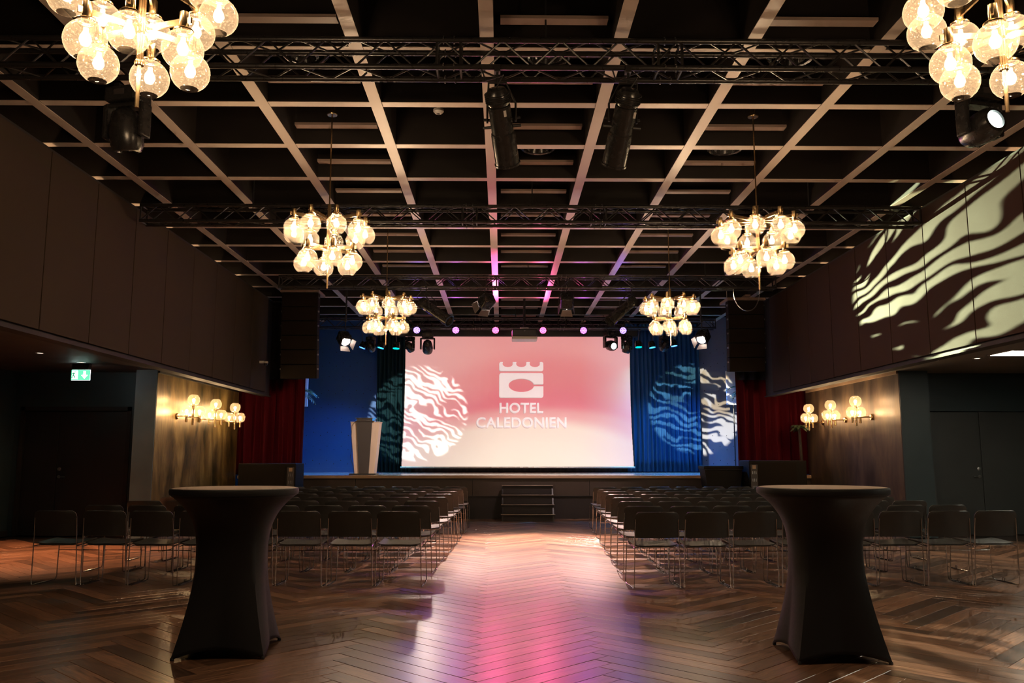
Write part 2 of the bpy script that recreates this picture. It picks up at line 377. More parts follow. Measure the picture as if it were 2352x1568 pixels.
floor = struct('floor', MB().b6(ALX, ARX, Y0, YB, -0.12, -0.016), M_subfloor)
ceiling = struct('ceiling', MB().b6(-6.6, 7.4, Y0, YB, ZC, ZC + 0.12), M_ceil)
struct('wall_back', MB().b6(-8.6, 9.6, YB, YB + 0.15, 0, ZC), M_wallback)
struct('wall_front', MB().b6(-8.6, 9.6, Y0 - 0.15, Y0, 0, ZC), M_wallback)
struct('wall_left_outer', MB().b6(ALX - 0.15, ALX, Y0, YD + 0.2, 0, ZS).b6(-6.75, -6.6, Y0, YB, ZS + 0.1, ZC), M_tealdark)
struct('wall_right_outer', MB().b6(ARX, ARX + 0.15, Y0, YD + 0.2, 0, ZS).b6(7.4, 7.55, Y0, YB, ZS + 0.1, ZC), M_tealdark)

def upper_wall(side, X, s, m, y_first, y_last):
    # dark carcass behind, separate fabric panels in front with open joints between them
    w = struct('wall_' + side, MB().b6(X + s*0.04, X + s*0.22, Y0, YS + 0.1, ZPB - 0.02, ZPT), M_wallback)
    me = MB().bev((0, 0, (ZPB + ZPT) / 2 + 0.015), (0.045, 1.127, ZPT - ZPB - 0.05), 0.006).mesh('panel', m)
    y = y_first
    while y < y_last:
        link('panel', me, w, (X + s*0.018, y + 0.57, 0)); y += 1.14
    rail = MB().b6(X - s*0.004, X + s*0.06, Y0, YS + 0.1, ZPT - 0.012, ZPT + 0.012)
    rail.b6(X + s*0.0, X + s*0.06, Y0, YS + 0.1, ZPB - 0.03, ZPB - 0.005)
    r = rail.build('edge_rail', M_wallback, w)
    return w
wall_l = upper_wall('left', XL, -1, M_panel, 9.39 - 10.26, 18.0)
wall_r = upper_wall('right', XR, 1, M_panelR, 9.25 - 10.26, 18.0)

# sconce walls, piers, side aisle ceilings, door walls
struct('wall_left_lower', MB().b6(XLL - 0.35, XLL, YP, YS + 0.1, 0, ZS), M_goldwall)
struct('wall_right_lower', MB().b6(XRL, XRL + 0.45, YP, YS + 0.1, 0, ZS), M_brownwall)
struct('trim_1', MB().b6(XLL - 0.36, XLL - 0.004, YP - 0.025, YP - 0.001, 0, ZS), M_teal)
struct('trim_2', MB().b6(XRL + 0.004, XRL + 0.5, YP - 0.025, YP - 0.001, 0, ZS), M_tealdark)
struct('trim_3', MB().b6(XLL + 0.0, XLL + 0.03, YP, YS, ZS - 0.05, ZS), M_wallback)
struct('trim_4', MB().b6(XRL - 0.03, XRL, YP, YS, ZS - 0.05, ZS), M_nosing)
struct('ceiling_left_aisle', MB().b6(ALX, XL - 0.2, Y0, YS + 0.1, ZS, ZS + 0.1), M_ceil)
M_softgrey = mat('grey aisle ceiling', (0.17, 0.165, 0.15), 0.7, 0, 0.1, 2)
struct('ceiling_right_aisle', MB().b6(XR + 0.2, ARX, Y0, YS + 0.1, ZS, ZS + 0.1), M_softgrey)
struct('wall_left_door', MB().b6(ALX, XLL - 0.35, YD, YD + 0.15, 2.2, ZS).b6(ALX, -8.32, YD, YD + 0.15, 0, 2.2).b6(-6.42, XLL - 0.35, YD, YD + 0.15, 0, 2.2), M_tealdark)
struct('wall_right_door', MB().b6(XRL + 0.45, ARX, YD, YD + 0.15, 2.2, ZS).b6(9.36, ARX, YD, YD + 0.15, 0, 2.2).b6(XRL + 0.45, 7.40, YD, YD + 0.15, 0, 2.2), M_tealdark)

def door(n, x0, xm, x1, m, hx):
    d = struct('door_%d' % n, MB().b6(x0, x1, YD + 0.09, YD + 0.13, 0.0, 2.2), M_wallback)
    fr = MB(); fr.b6(x0, x0+0.07, YD-0.02, YD+0.1, 0, 2.2).b6(x1-0.07, x1, YD-0.02, YD+0.1, 0, 2.2).b6(x0, x1, YD-0.02, YD+0.1, 2.13, 2.2)
    fr.build('door_frame', M_wallback if n == 1 else M_tealdark, d)
    for a, b in ((x0+0.075, xm-0.004), (xm+0.004, x1-0.075)):
        leaf = MB().bev(((a+b)/2, YD+0.045, 1.065), (b-a, 0.045, 2.11), 0.004).build('door_leaf', m, d)
        if abs((a if hx > 0 else b) - xm) < 0.02:
            c = xm + hx
            T = Matrix.Translation((c, YD + 0.02, 1.0)) @ Matrix.Rotation(PI/2, 4, 'X')
            h = MB().lathe([(0.026,0),(0.026,0.008),(0.010,0.010),(0.010,0.045),(0.0,0.045)], 14, T)
            h.tube([(c, YD-0.022, 1.0), (c + math.copysign(0.125, hx if n == 1 else -1), YD-0.024, 1.0)], 0.009, 8)
            h.build('handle', M_steel, leaf, smooth=True)
            T2 = Matrix.Translation((c, YD + 0.02, 1.13)) @ Matrix.Rotation(PI/2, 4, 'X')
            MB().lathe([(0.030,0),(0.030,0.010),(0.022,0.014),(0.0,0.014)], 16, T2).build('lock_plate', M_steel, leaf, smooth=True)
        if n == 2 and a < xm:
            for z in (0.75, 1.85): MB().b6(a-0.004, a+0.018, YD+0.012, YD+0.022, z-0.05, z+0.05).build('hinge', M_steel, leaf)
    return d
door(1, -8.32, -7.66, -6.42, M_doorblack, 0.05)
door(2, 7.40, 8.39, 9.36, M_doorgrey, -0.06)
struct('wall_stage_wing_left', MB().b6(-6.75, -6.6, YS + 0.1, YB, 0, ZS + 0.1), M_wallback)
struct('wall_stage_wing_right', MB().b6(7.4, 7.55, YS + 0.1, YB, 0, ZS + 0.1), M_wallback)
MB_b = MB().b6(ALX, ALX+0.02, Y0, YD, 0, 0.1); struct('baseboard_left', MB_b, M_wallback)
struct('baseboard_right', MB().b6(ARX-0.02, ARX, Y0, YD, 0, 0.1), M_wallback)

# ------------------------------------------------------------------ herringbone floor
PL, PW, PT = 1.23, 0.145, 0.016
def plank_geo(l, w, t, c=0.0025):
    x, y = l/2 - 0.0008, w/2 - 0.0008
    vs = [(-x,-y,-t),(x,-y,-t),(x,y,-t),(-x,y,-t),(-x,-y,-c),(x,-y,-c),(x,y,-c),(-x,y,-c),(-x+c,-y+c,0),(x-c,-y+c,0),(x-c,y-c,0),(-x+c,y-c,0)]
    fs = [(8,9,10,11),(4,5,9,8),(5,6,10,9),(6,7,11,10),(7,4,8,11),(0,1,5,4),(1,2,6,5),(2,3,7,6),(3,0,4,7)]
    return vs, fs
pv, pf = plank_geo(PL, PW, PT)
puv = [(pv[i][0], pv[i][1]) for f in pf for i in f]
planks = []
S2 = math.sqrt(2.0)
def rot45(x, y): return ((x - y) / S2, (x + y) / S2)
XOFF = 0.24 - (PL/2 - PW/2) / S2
for j in range(-12, 12):
    for n in range(-40, 160):
        for vert in (0, 1):
            if not vert: cx, cy2 = n*PW + PL/2, (n + 0.5)*PW
            else: cx, cy2 = n*PW + PL + PW/2, (n + 1)*PW - PL/2
            cx += j*PL; cy2 -= j*PL
            X, Y = rot45(cx, cy2); X += XOFF
            if X < ALX + 0.45 or X > ARX - 0.45 or Y < 0.6 or Y > YS + 0.35: continue
            if Y > YP - 0.45 and (X < XLL + 0.46 or X > XRL - 0.46): continue
            planks.append((X, Y, PI/4 if not vert else -PI/4))
def vis(p):
    X, Y, a = p
    if Y < 3.6: return -1
    u = 1152 + 1959*X/Y
    if u < -250 or u > 2600: return -1
    if Y < 4.6: return 0.5/Y
    return 1.0/Y
planks.sort(key=vis, reverse=True)
pm = MB(); pm.v = pv; pm.f = pf; pm.uv = puv
plank_me = pm.mesh('plank', plank_m)
rp = random.Random(3)
for X, Y, a in planks[:300]:
    link('plank', plank_me, floor, (X, Y, rp.uniform(-0.0006, 0.0006)), (rp.gauss(0, 0.004), rp.gauss(0, 0.0007), a))
rest = MB(); rest.uv = []
for X, Y, a in planks[300:]:
    T = Matrix.Translation((X, Y, rp.uniform(-0.0006, 0.0006))) @ Euler((rp.gauss(0, 0.0022), rp.gauss(0, 0.0006), a)).to_matrix().to_4x4()
    rest.add([T @ Vector(v) for v in pv], pf); rest.uv += puv
tag(rest.build('planks', plank_m, floor), kind='stuff')

# ------------------------------------------------------------------ coffered ceiling
SX, SY = 1.17, 1.2
bx = [0.45 + SX*(k + 0.5) for k in range(-5, 5)]
by = [8.47 + SY*k for k in range(-7, 12)]
BW = 0.12
lb_me = MB().b6(-BW/2, BW/2, Y0, YB - 0.05, ZBM + 0.006, ZC).mesh('beam', M_beamdark)
ls_me = MB().b6(-BW/2, BW/2, Y0, YB - 0.05, ZBM, ZBM + 0.006).mesh('beam_facing', M_strip)
for x in bx:
    b = link('beam', lb_me, ceiling, (x, 0, 0)); link('beam_facing', ls_me, b)
tb_me = MB().b6(-6.55, 7.35, -BW/2, BW/2, ZBM + 0.016, ZC - 0.004).mesh('cross_beam', M_beamdark)
ts_me = MB().b6(-6.55, 7.35, -BW/2, BW/2, ZBM + 0.010, ZBM + 0.016).mesh('beam_facing', M_strip)
for y in by:
    if y < YB - 0.1:
        b = link('cross_beam', tb_me, ceiling, (0, y, 0)); link('beam_facing', ts_me, b)
# slat pairs recessed in every second coffer column
sl_me = MB().b6(-SX/2 + 0.12, SX/2 - 0.12, -0.055, 0.055, 0, 0.03).mesh('slat', M_slat)
sl2_me = MB().b6(-SX/2 + 0.07, SX/2 - 0.07, -0.10, 0.10, 0, 0.05).mesh('slat', M_ceil)
for cx in (0.45 - 2*SX, 0.45, 0.45 + 2*SX):
    for y in by[2:]:
        if y + SY < YB - 0.2:
            link('slat', sl_me, ceiling, (cx, y + 0.88, 5.07)); link('slat', sl2_me, ceiling, (cx, y + 0.52, 5.20))

def ceiling_diffuser(x, y, label):
    t = thing('ceiling_diffuser', (x, y, ZC), label, 'ceiling vent', 'round ceiling diffusers')
    z = -0.32
    MB().lathe([(0.10, 0.0), (0.10, z + 0.10)], 20, cap1=True).build('neck', M_blackmetal, t, smooth=True)
    MB().lathe([(0.215, z + 0.06), (0.225, z + 0.02), (0.205, z), (0.185, z + 0.01), (0.17, z + 0.07), (0.10, z + 0.10)], 28).build('outer_ring', M_housing, t, smooth=True)
    MB().lathe([(0.125, z + 0.03), (0.135, z + 0.005), (0.11, z - 0.008), (0.085, z + 0.04)], 24).build('inner_ring', M_housing, t, smooth=True)
    MB().lathe([(0.0, z + 0.015), (0.055, z + 0.02), (0.05, z + 0.06)], 18).build('centre_cone', M_housing, t, smooth=True)
ceiling_diffuser(0.45, 10.20, 'black round ceiling diffuser in central coffer between the two hanging profile spotlights')
ceiling_diffuser(2.79, 10.20, 'black round ceiling diffuser in coffer left of the middle right chandelier rod')
ceiling_diffuser(0.45, 7.75, 'black round ceiling diffuser behind the middle of the nearest truss')
ceiling_diffuser(2.79, 7.75, 'black round ceiling diffuser behind the right part of the nearest truss')
ceiling_diffuser(-1.89, 7.75, 'black round ceiling diffuser behind the left part of the nearest truss')
sd = thing('smoke_detector', (-0.72, 9.25, 5.45), 'small pale round smoke detector on the ceiling left of centre', 'smoke detector')
MB().lathe([(0.02, 0), (0.02, -0.20), (0.06, -0.21), (0.06, -0.235), (0.035, -0.26), (0, -0.262)], 18).build('body', M_white, sd, smooth=True)
MB().lathe([(0.02, -0.2625), (0.0, -0.268)], 12).build('sensor', M_blackp, sd, smooth=True)

# cove strips hidden behind the top edge of the side walls
M_cove = emit_mat('warm cove tape light', (1.0, 0.62, 0.34), 16.0)
struct('trim_5', MB().b6(XL - 0.62, XL - 0.22, Y0, YB - 0.05, 4.50, 4.54), M_wallback)
struct('trim_6', MB().b6(XR + 0.22, XR + 0.62, Y0, YB - 0.05, 4.50, 4.54), M_wallback)
for side, x in (('left', XL - 0.34), ('right', XR + 0.34)):
    c = thing('cove_light', (x, 8, 4.54), 'warm tape light in the cove above the %s wall panels' % side, 'light strip')
    MB().b6(-0.03, 0.03, -9.5, 10, 0.0, 0.024).build('channel', M_steel, c)
    MB().b6(-0.02, 0.02, -9.5, 10, 0.025, 0.032).build('diffuser', M_cove, c)

# ------------------------------------------------------------------ stage
ZST = 0.94
stage = thing('stage', (0.45, YS, 0), 'raised stage with pale oak deck and dark panelled front', 'stage')
SL, SR = -6.2, 6.6     # stage extents relative to its origin
MB().b6(SL, SR, 0.0, YB - YS - 0.02, ZST - 0.06, ZST).build('deck', M_deck, stage)
MB().bev(((SL+SR)/2, -0.012, ZST - 0.035), (SR - SL, 0.05, 0.07), 0.012).build('nosing', M_nosing, stage)
for k in range(5):
    a = SL + (SR-SL)*k/5
    MB().b6(a + 0.004, a + (SR-SL)/5 - 0.004, 0.02, 0.06, 0.50, ZST - 0.06).build('front_panel', M_stagefront, stage)
MB().b6(SL, SR, 0.05, 0.09, 0.0, 0.50).build('plinth', M_stagelow, stage)
MB().b6(SL, SR, 0.015, 0.05, 0.485, 0.50).build('shadow_rail', M_blackmetal, stage)

steps = thing('stage_steps', (0.56, YS - 0.13, 0), 'black open stage steps with four pale edged treads in the centre aisle', 'steps')
for k in range(4):
    z = 0.145 + 0.196*k; y = -0.62 + 0.15*k; w = 1.14 - 0.012*k
    t = MB().b6(-w/2, w/2, y, y + 0.24, z - 0.025, z).build('tread', M_stagelow, steps)
    MB().b6(-w/2, w/2, y - 0.012, y, z - 0.006, z + 0.003).build('edge_strip', M_deck, t)
    MB().b6(-w/2 + 0.02, w/2 - 0.02, y + 0.03, y + 0.05, max(0, z - 0.19), z - 0.026).build('riser', M_stagelow, steps)
for s in (-1, 1):
    MB().prism([(-0.60, 0), (-0.03, 0), (-0.03, 0.70), (-0.12, 0.70), (-0.56, 0.12), (-0.60, 0.12)], s*0.535 - 0.015, s*0.535 + 0.015,
               Matrix(((0,0,1,0),(1,0,0,0),(0,1,0,0),(0,0,0,1)))).build('side_panel', M_blackp, steps)

# stage back: blue drilled wall left, grey one right, black in between
def dotted_wall(name, x0, x1, m):
    w = struct(name, MB().b6(x0, x1, 22.80, 22.9, ZST, 5.1), m)
    MB().b6(x0, x1, 22.77, 22.80, ZST, ZST + 0.12).build('skirting', m, w)
    dots = MB()
    xx = x0 + 0.12; r = 0
    while xx < x1 - 0.05:
        z = ZST + 0.22 + (0.09 if r % 2 else 0)
        while z < 4.4:
            T = Matrix.Translation((xx, 22.80, z)) @ Matrix.Rotation(PI/2, 4, 'X')
            dots.lathe([(0.011, 0), (0.011, 0.003), (0, 0.003)], 6, T); z += 0.37
        xx += 0.185; r += 1
    tag(dots.build('drill_holes', M_wallback, w), kind='stuff')
dotted_wall('wall_stage_left', -6.4, -2.4, M_blue)
dotted_wall('wall_stage_right', 4.4, 7.3, M_grey_stage)

def drape(name, x0, x1, y, z0, z1, m, label, folds, amp=0.07, seed=1, sub='curtain', taper=0.0, header=True):
    r = random.Random(seed); t = thing(name, ((x0+x1)/2, y, z0), label, 'curtain')
    nf = folds; per = 8; n = nf*per; w = x1 - x0
    ph = [r.uniform(-0.35, 0.35) for _ in range(nf + 2)]; am = [r.uniform(0.6, 1.25) for _ in range(nf + 2)]
    mb = MB(); rows = 12
    for j in range(rows + 1):
        v = j/rows; z = v*(z1 - z0)
        for i in range(n + 1):
            u = i/n; k = u*nf; kk = int(k)
            a = am[kk]*(1 - (k-kk)) + am[kk+1]*(k-kk); p = ph[kk]*(1 - (k-kk)) + ph[kk+1]*(k-kk)
            off = amp*a*(0.55 + 0.45*(1-v))*math.sin(2*PI*k + p + 0.5*math.sin(3*v + kk))
            xx = (u - 0.5)*w*(1 - taper*v) + 0.012*math.sin(5*v + 3*kk)
            mb.v.append((xx, off, z))
    for j in range(rows):
        for i in range(n):
            a = j*(n+1) + i; mb.f.append((a, a+1, a+n+2, a+n+1))
    o = mb.build('cloth', m, t, smooth=True)
    md = o.modifiers.new('thickness', 'SOLIDIFY'); md.thickness = 0.006
    if header: MB().tube([(-w/2, 0, z1 - z0 + 0.02), (w/2, 0, z1 - z0 + 0.02)], 0.02, 8).build('rail', M_blackmetal, t)
    MB().b6(-w/2, w/2, -0.012, 0.012, z1 - z0 - 0.06, z1 - z0).build('heading_tape', m, t)
    return t
drape('stage_curtain', -3.28, -2.36, 22.45, ZST + 0.02, 4.85, M_tealcurt, 'dark teal velvet curtain hanging left of the projection screen', 9, 0.06, 11)
drape('stage_curtain', 3.3, 5.24, 22.45, ZST + 0.02, 4.85, M_bluecurt, 'blue velvet curtain in deep folds right of the projection screen', 17, 0.06, 12)
drape('house_curtain', -6.1, -4.46, 19.35, ZST + 0.01, 4.7, M_red, 'crimson velvet house curtain at the left stage edge', 8, 0.08, 13)
drape('house_curtain', 5.34, 7.0, 19.35, ZST + 0.01, 4.7, M_red, 'crimson velvet house curtain at the right stage edge', 7, 0.08, 14)
drape('masking_drape', -2.4, 3.35, 22.62, ZST + 0.02, 4.85, M_blackdrape, 'black masking drape across the stage back behind the screen', 30, 0.04, 15)

drape('border_drape', -6.5, -4.42, 19.12, 3.06, 4.8, M_blackdrape, 'black border drape above the left crimson curtain', 8, 0.04, 16)
drape('border_drape', 5.30, 7.3, 19.12, 3.06, 4.8, M_blackdrape, 'black border drape above the right crimson curtain', 8, 0.04, 17)

# ------------------------------------------------------------------ projection screen with its projected sign
SCX0, SCX1, SCZ0, SCZ1, SCY = -2.51, 3.335, 1.095, 4.385, 21.6
SW, SH = SCX1 - SCX0, SCZ1 - SCZ0
screen = thing('projection_screen', ((SCX0+SCX1)/2, SCY, SCZ0), 'large roll-down projection screen showing a pink and cream hotel sign', 'screen')
mb = MB(); mb.uv = []
nx, nz_ = 1, 24
def scr(u, v):
    half = SW/2 - 0.055*math.sin(PI*min(1, v*0.9 + 0.1))*0 - 0.05*v - 0.03*math.sin(PI*v)   # tab-tension waist
    return ((u - 0.5)*2*half, -0.02*math.sin(PI*u)*0, v*SH)
for j in range(nz_ + 1):
    for i in range(nx + 1): mb.v.append(scr(i/nx, j/nz_))
for j in range(nz_):
    for i in range(nx):
        a = j*(nx+1) + i; mb.f.append((a, a+1, a+nx+2, a+nx+1))
        for (ii, jj) in ((i, j), (i+1, j), (i+1, j+1), (i, j+1)): mb.uv.append((ii/nx, jj/nz_))
cloth = mb.build('screen_cloth', screen_m, screen)
MB().tube([(-SW/2 - 0.02, 0.0, -0.015), (SW/2 + 0.02, 0.0, -0.015)], 0.022, 10).build('bottom_bar', M_steel, screen, smooth=True)
MB().bev((0, 0.05, SH + 0.10), (SW + 0.3, 0.2, 0.2), 0.02).build('roller_case', M_blackp, screen)
for s in (-1, 1): MB().tube([(s*2.2, 0.05, SH + 0.19), (s*2.2, 0.05, ZC - SCZ0)], 0.008, 6).build('suspension', M_blackmetal, screen)
for s in (-1, 1):
    e = MB()
    for j in range(nz_):
        p0, p1 = scr((s+1)/2, j/nz_), scr((s+1)/2, (j+1)/nz_)
        e.b6(min(p0[0], p1[0]) - 0.006, max(p0[0], p1[0]) + 0.006 + (0.0), -0.004, 0.006, p0[2], p1[2])
    e.build('edge_binding', M_blackp, screen)

M_letter = mat('projected pale lettering', (0.75, 0.75, 0.75), 0.85, 0, 0.03, 3, emit=(0.86, 0.68, 0.66), estr=0.86); M_letter.cycles.emission_sampling = 'NONE'
M_lettershade = mat('projected lettering relief edge', (0.6, 0.6, 0.6), 0.85, 0, 0.03, 3, emit=(0.55, 0.36, 0.35), estr=0.62); M_lettershade.cycles.emission_sampling = 'NONE'
def text_mesh(body, w, h, name):
    cu = bpy.data.curves.new(name, 'FONT'); cu.body = body; cu.size = 1; cu.offset = 0.018; cu.resolution_u = 4; cu.space_character = 1.04
    ob = bpy.data.objects.new(name, cu); COL.objects.link(ob)
    bpy.context.view_layer.update()
    dg = bpy.context.evaluated_depsgraph_get(); me = bpy.data.meshes.new_from_object(ob.evaluated_get(dg))
    bpy.data.objects.remove(ob, do_unlink=True); bpy.data.curves.remove(cu)
    xs = [v.co.x for v in me.vertices]; ys = [v.co.y for v in me.vertices]
    x0, x1, y0, y1 = min(xs), max(xs), min(ys), max(ys)
    bm = bmesh.new(); bm.from_mesh(me)
    for v in bm.verts: v.co = Vector(((v.co.x - x0)/(x1-x0)*w - w/2, 0, (v.co.y - y0)/(y1-y0)*h))
    r = bmesh.ops.extrude_face_region(bm, geom=bm.faces[:])
    for g in r['geom']:
        if isinstance(g, bmesh.types.BMVert): g.co.y += 0.006
    bm.to_mesh(me); bm.free(); me.name = name
    return me
LCX = 0.502 - (SCX0+SCX1)/2
def projected(name, me, x, z):
    me2 = me.copy(); me.materials.clear(); me.materials.append(M_letter); me2.materials.clear(); me2.materials.append(M_lettershade)
    o = link(name, me, screen, (x, -0.012, z)); link('relief_edge', me2, o, (-0.012, 0.004, -0.016))
    return o
projected('lettering', text_mesh('HOTEL', 1.10, 0.262, 'lettering'), LCX + 0.002, 2.437 - SCZ0)
projected('lettering', text_mesh('CALEDONIEN', 2.275, 0.268, 'lettering'), LCX, 2.066 - SCZ0)
def logo_mesh(poly, name):
    cu = bpy.data.curves.new(name, 'CURVE'); cu.dimensions = '2D'; cu.fill_mode = 'BOTH'
    sp = cu.splines.new('POLY'); sp.points.add(len(poly) - 1); sp.use_cyclic_u = True
    for p, (x, z) in zip(sp.points, poly): p.co = (x, z, 0, 1)
    ob = bpy.data.objects.new(name, cu); COL.objects.link(ob); bpy.context.view_layer.update()
    me = bpy.data.meshes.new_from_object(ob.evaluated_get(bpy.context.evaluated_depsgraph_get()))
    bpy.data.objects.remove(ob, do_unlink=True); bpy.data.curves.remove(cu)
    for v in me.vertices: v.co = Vector((v.co.x, 0.006 - v.co.z, v.co.y))
    me.name = name; return me
LW = 1.116/2
def arc(cx, cz, rx, rz, a0, a1, n): return [(cx + rx*math.cos(math.radians(a0 + (a1-a0)*k/n)), cz + rz*math.sin(math.radians(a0 + (a1-a0)*k/n))) for k in range(n+1)]
H2 = 0.62; r_ = 0.05
cpoly = arc(-LW + r_, r_, r_, r_, 180, 270, 5) + arc(LW - r_, r_, r_, r_, 270, 360, 5)
cpoly += [(LW, H2*0.455), (0.30, H2*0.455)]
cpoly += [p for p in arc(0.0, H2*0.5, 0.325, 0.172, -10, -350, 40)]
cpoly += [(0.30, H2*0.545), (LW, H2*0.545)]
cpoly += arc(LW - r_, H2 - r_, r_, r_, 0, 90, 5) + arc(-LW + r_, H2 - r_, r_, r_, 90, 180, 5)
projected('emblem', logo_mesh(cpoly, 'emblem'), LCX, 2.83 - SCZ0)
H1 = 0.225
kp = arc(-LW + 0.04, 0.04, 0.04, 0.04, 180, 270, 4) + arc(LW - 0.04, 0.04, 0.04, 0.04, 270, 360, 4)
kp += [(LW, H1 - 0.04)] + arc(LW - 0.04, H1 - 0.035, 0.04, 0.035, 0, 90, 3)
for c in (0.345, 0.0, -0.345):
    rr = 0.135
    kp += [(c + 0.125, H1)] + arc(c, H1 - 0.045, rr, 0.085, 10, -190, 14) + [(c - 0.125, H1)]
kp += arc(-LW + 0.04, H1 - 0.035, 0.04, 0.035, 90, 180, 3)
projected('emblem', logo_mesh(kp, 'emblem'), LCX, 3.508 - SCZ0)

# projector on its pole
prj = thing('projector', (0.525, 19.5, 4.0), 'black projector with pale underside hanging above the stage front', 'projector')
MB().bev((0, 0, 0.155), (0.57, 0.46, 0.19), 0.03).build('body', M_blackp, prj)
MB().bev((0, 0, 0.035), (0.585, 0.48, 0.07), 0.02).build('underside', M_white, prj)
MB().tube([(0, 0, 0.25), (0, 0, 1.43)], 0.03, 10).build('pole', M_blackmetal, prj)
MB().bev((0, 0, 0.27), (0.2, 0.2, 0.05), 0.01).build('mount_plate', M_steel, prj)
MB().lathe([(0.06, 0), (0.055, 0.03), (0.0, 0.035)], 16, Matrix.Translation((-0.15, 0.23, 0.15)) @ Matrix.Rotation(-PI/2, 4, 'X')).build('lens', M_housing, prj)
MB().b6(-0.02, 0.03, -0.232, -0.228, 0.19, 0.20).build('badge', M_steel, prj)

# ------------------------------------------------------------------ lectern
lec = thing('lectern', (-3.085, 19.6, ZST), 'tapered pale lectern with dark central panel on the stage left', 'lectern')
def taper(mb, x0b, x1b, x0t, x1t, y0, y1, z0, z1):
    mb.add([(x0b,y0,z0),(x1b,y0,z0),(x1b,y1,z0),(x0b,y1,z0),(x0t,y0,z1),(x1t,y0,z1),(x1t,y1,z1),(x0t,y1,z1)], [(0,3,2,1),(4,5,6,7),(0,1,5,4),(1,2,6,5),(2,3,7,6),(3,0,4,7)])
    return mb
taper(MB(), -0.215, 0.225, -0.325, 0.325, -0.2, 0.2, 0.03, 1.17).build('body', M_paleboard, lec)
taper(MB(), -0.115, 0.105, -0.19, 0.165, -0.235, -0.2, 0.03, 1.27).build('front_panel', M_darkpanel, lec)
MB().box((0, -0.02, 1.24), (0.42, 0.46, 0.02), Euler((0.18, 0, 0)).to_matrix()).build('reading_board', M_darkpanel, lec)
MB().b6(-0.215, 0.20, -0.255, -0.245, 1.262, 1.275).build('board_lip', M_steel, lec)
MB().bev((0, 0, 1.18), (0.67, 0.42, 0.02), 0.006).build('shelf', M_paleboard, lec)
MB().bev((-0.03, 0, 0.015), (0.60, 0.5, 0.03), 0.008).build('base', M_blackp, lec)
MB().tube([(-0.2, -0.21, 1.2), (-0.29, -0.23, 1.1), (-0.30, -0.22, 0.8), (-0.27, -0.24, 0.6), (-0.31, -0.23, 0.4), (-0.24, -0.24, 0.2), (-0.22, -0.24, 0.04)], 0.006, 6).build('cable', M_blackp, lec)

# ------------------------------------------------------------------ loudspeakers
def line_array(x, y, ztop, n, h, label, tilt):
    t = thing('line_array', (x, y, ztop), label, 'loudspeaker', 'hanging line arrays'); t.scale = (1.1, 1.1, 1.1)
    MB().b6(-0.37, 0.37, -0.3, 0.3, 0.0, 0.05).b6(-0.05, 0.05, -0.4, 0.3, 0.05, 0.09).build('fly_frame', M_slat, t)
    for s in (-1, 1): MB().tube([(s*0.3, 0, 0.05), (s*0.3, 0, (ZC - ztop)/1.1)], 0.008, 6).build('sling', M_steel, t)
    zz = 0.0; yy = 0.0; a = 0.0
    for k in range(n):
        a += tilt*(0.4 + 0.25*k)
        R = Euler((a, 0, 0)).to_matrix()
        c = Vector((0, yy, zz)) + R @ Vector((0, 0, -h/2))
        cb = MB(); T = Matrix.Translation(c) @ R.to_4x4()
        cb.prism([(-0.345, -0.25), (0.345, -0.25), (0.345, -0.05), (0.22, 0.24), (-0.22, 0.24), (-0.345, -0.05)], -h/2 + 0.004, h/2 - 0.004, T)
        cab = cb.build('cabinet', M_speaker, t)
        g = MB().box(T @ Vector((0, -0.256, 0)), (0.66, 0.012, h - 0.03), R); g.build('grille', M_grille, cab)
        for s in (-1, 1):
            MB().box(T @ Vector((s*0.352, -0.2, h*0.18)), (0.022, 0.05, 0.03), R).build('rigging_pin', M_steel, cab)
        e = Vector((0, yy, zz)) + R @ Vector((0, 0, -h)); yy, zz = e.y, e.z
line_array(-4.27, 18.1, 4.79, 6, 0.272, 'tall black line array speaker hanging at the left of the stage', 0.02)
line_array(5.20, 18.1, 4.64, 5, 0.272, 'tall black line array speaker hanging at the right of the stage', 0.02)

def subwoofer(x, y, w, d, h, label, flip):
    t = thing('subwoofer', (x, y, 0), label, 'loudspeaker', 'floor subwoofers')
    for k in range(2):
        z = h/2*k
        b = MB().bev((0, 0, z + h/4), (w, d, h/2 - 0.01), 0.015).build('cabinet', M_speaker, t)
        MB().b6(-w/2 + 0.05, w/2 - 0.22, -d/2 - 0.008, -d/2 + 0.004, z + 0.04, z + h/2 - 0.05).build('grille', M_grille, b)
    s = -1 if flip else 1
    ap = MB().b6(s*(w/2 - 0.17), s*(w/2 - 0.03), -d/2 - 0.01, -d/2 + 0.005, h*0.45, h*0.93).build('amplifier_plate', M_darkpanel, t)
    for i, zz in enumerate((0.80, 0.68, 0.56)):
        for xx in (-0.035, 0.0, 0.035):
            MB().b6(s*(w/2 - 0.10) + xx - 0.006, s*(w/2 - 0.10) + xx + 0.006, -d/2 - 0.016, -d/2 - 0.009, h*zz - 0.03, h*zz + 0.03).build('cooling_fin', M_steel, ap)
    MB().b6(s*(w/2 - 0.135), s*(w/2 - 0.065), -d/2 - 0.016, -d/2 - 0.009, h*0.86, h*0.92).build('label_plate', M_nosing, ap)
subwoofer(-4.83, 18.2, 1.18, 0.75, 1.21, 'black stacked subwoofer with amplifier plate left of the stage', False)
subwoofer(5.74, 18.2, 1.20, 0.75, 1.27, 'black stacked subwoofer in shadow right of the stage', True)

mon = thing('flared_case', (4.69, 18.4, 0), 'black flared flight case standing in front of the right stage edge', 'case')
taper(MB(), -0.26, 0.26, -0.40, 0.40, -0.25, 0.25, 0.0, 1.08).build('body', M_speaker, mon)
MB().bev((0, 0, 1.115), (0.84, 0.54, 0.07), 0.01).build('lid', M_speaker, mon)
MB().b6(-0.4, 0.4, -0.275, -0.27, 1.07, 1.08).build('edge_trim', M_blackmetal, mon)

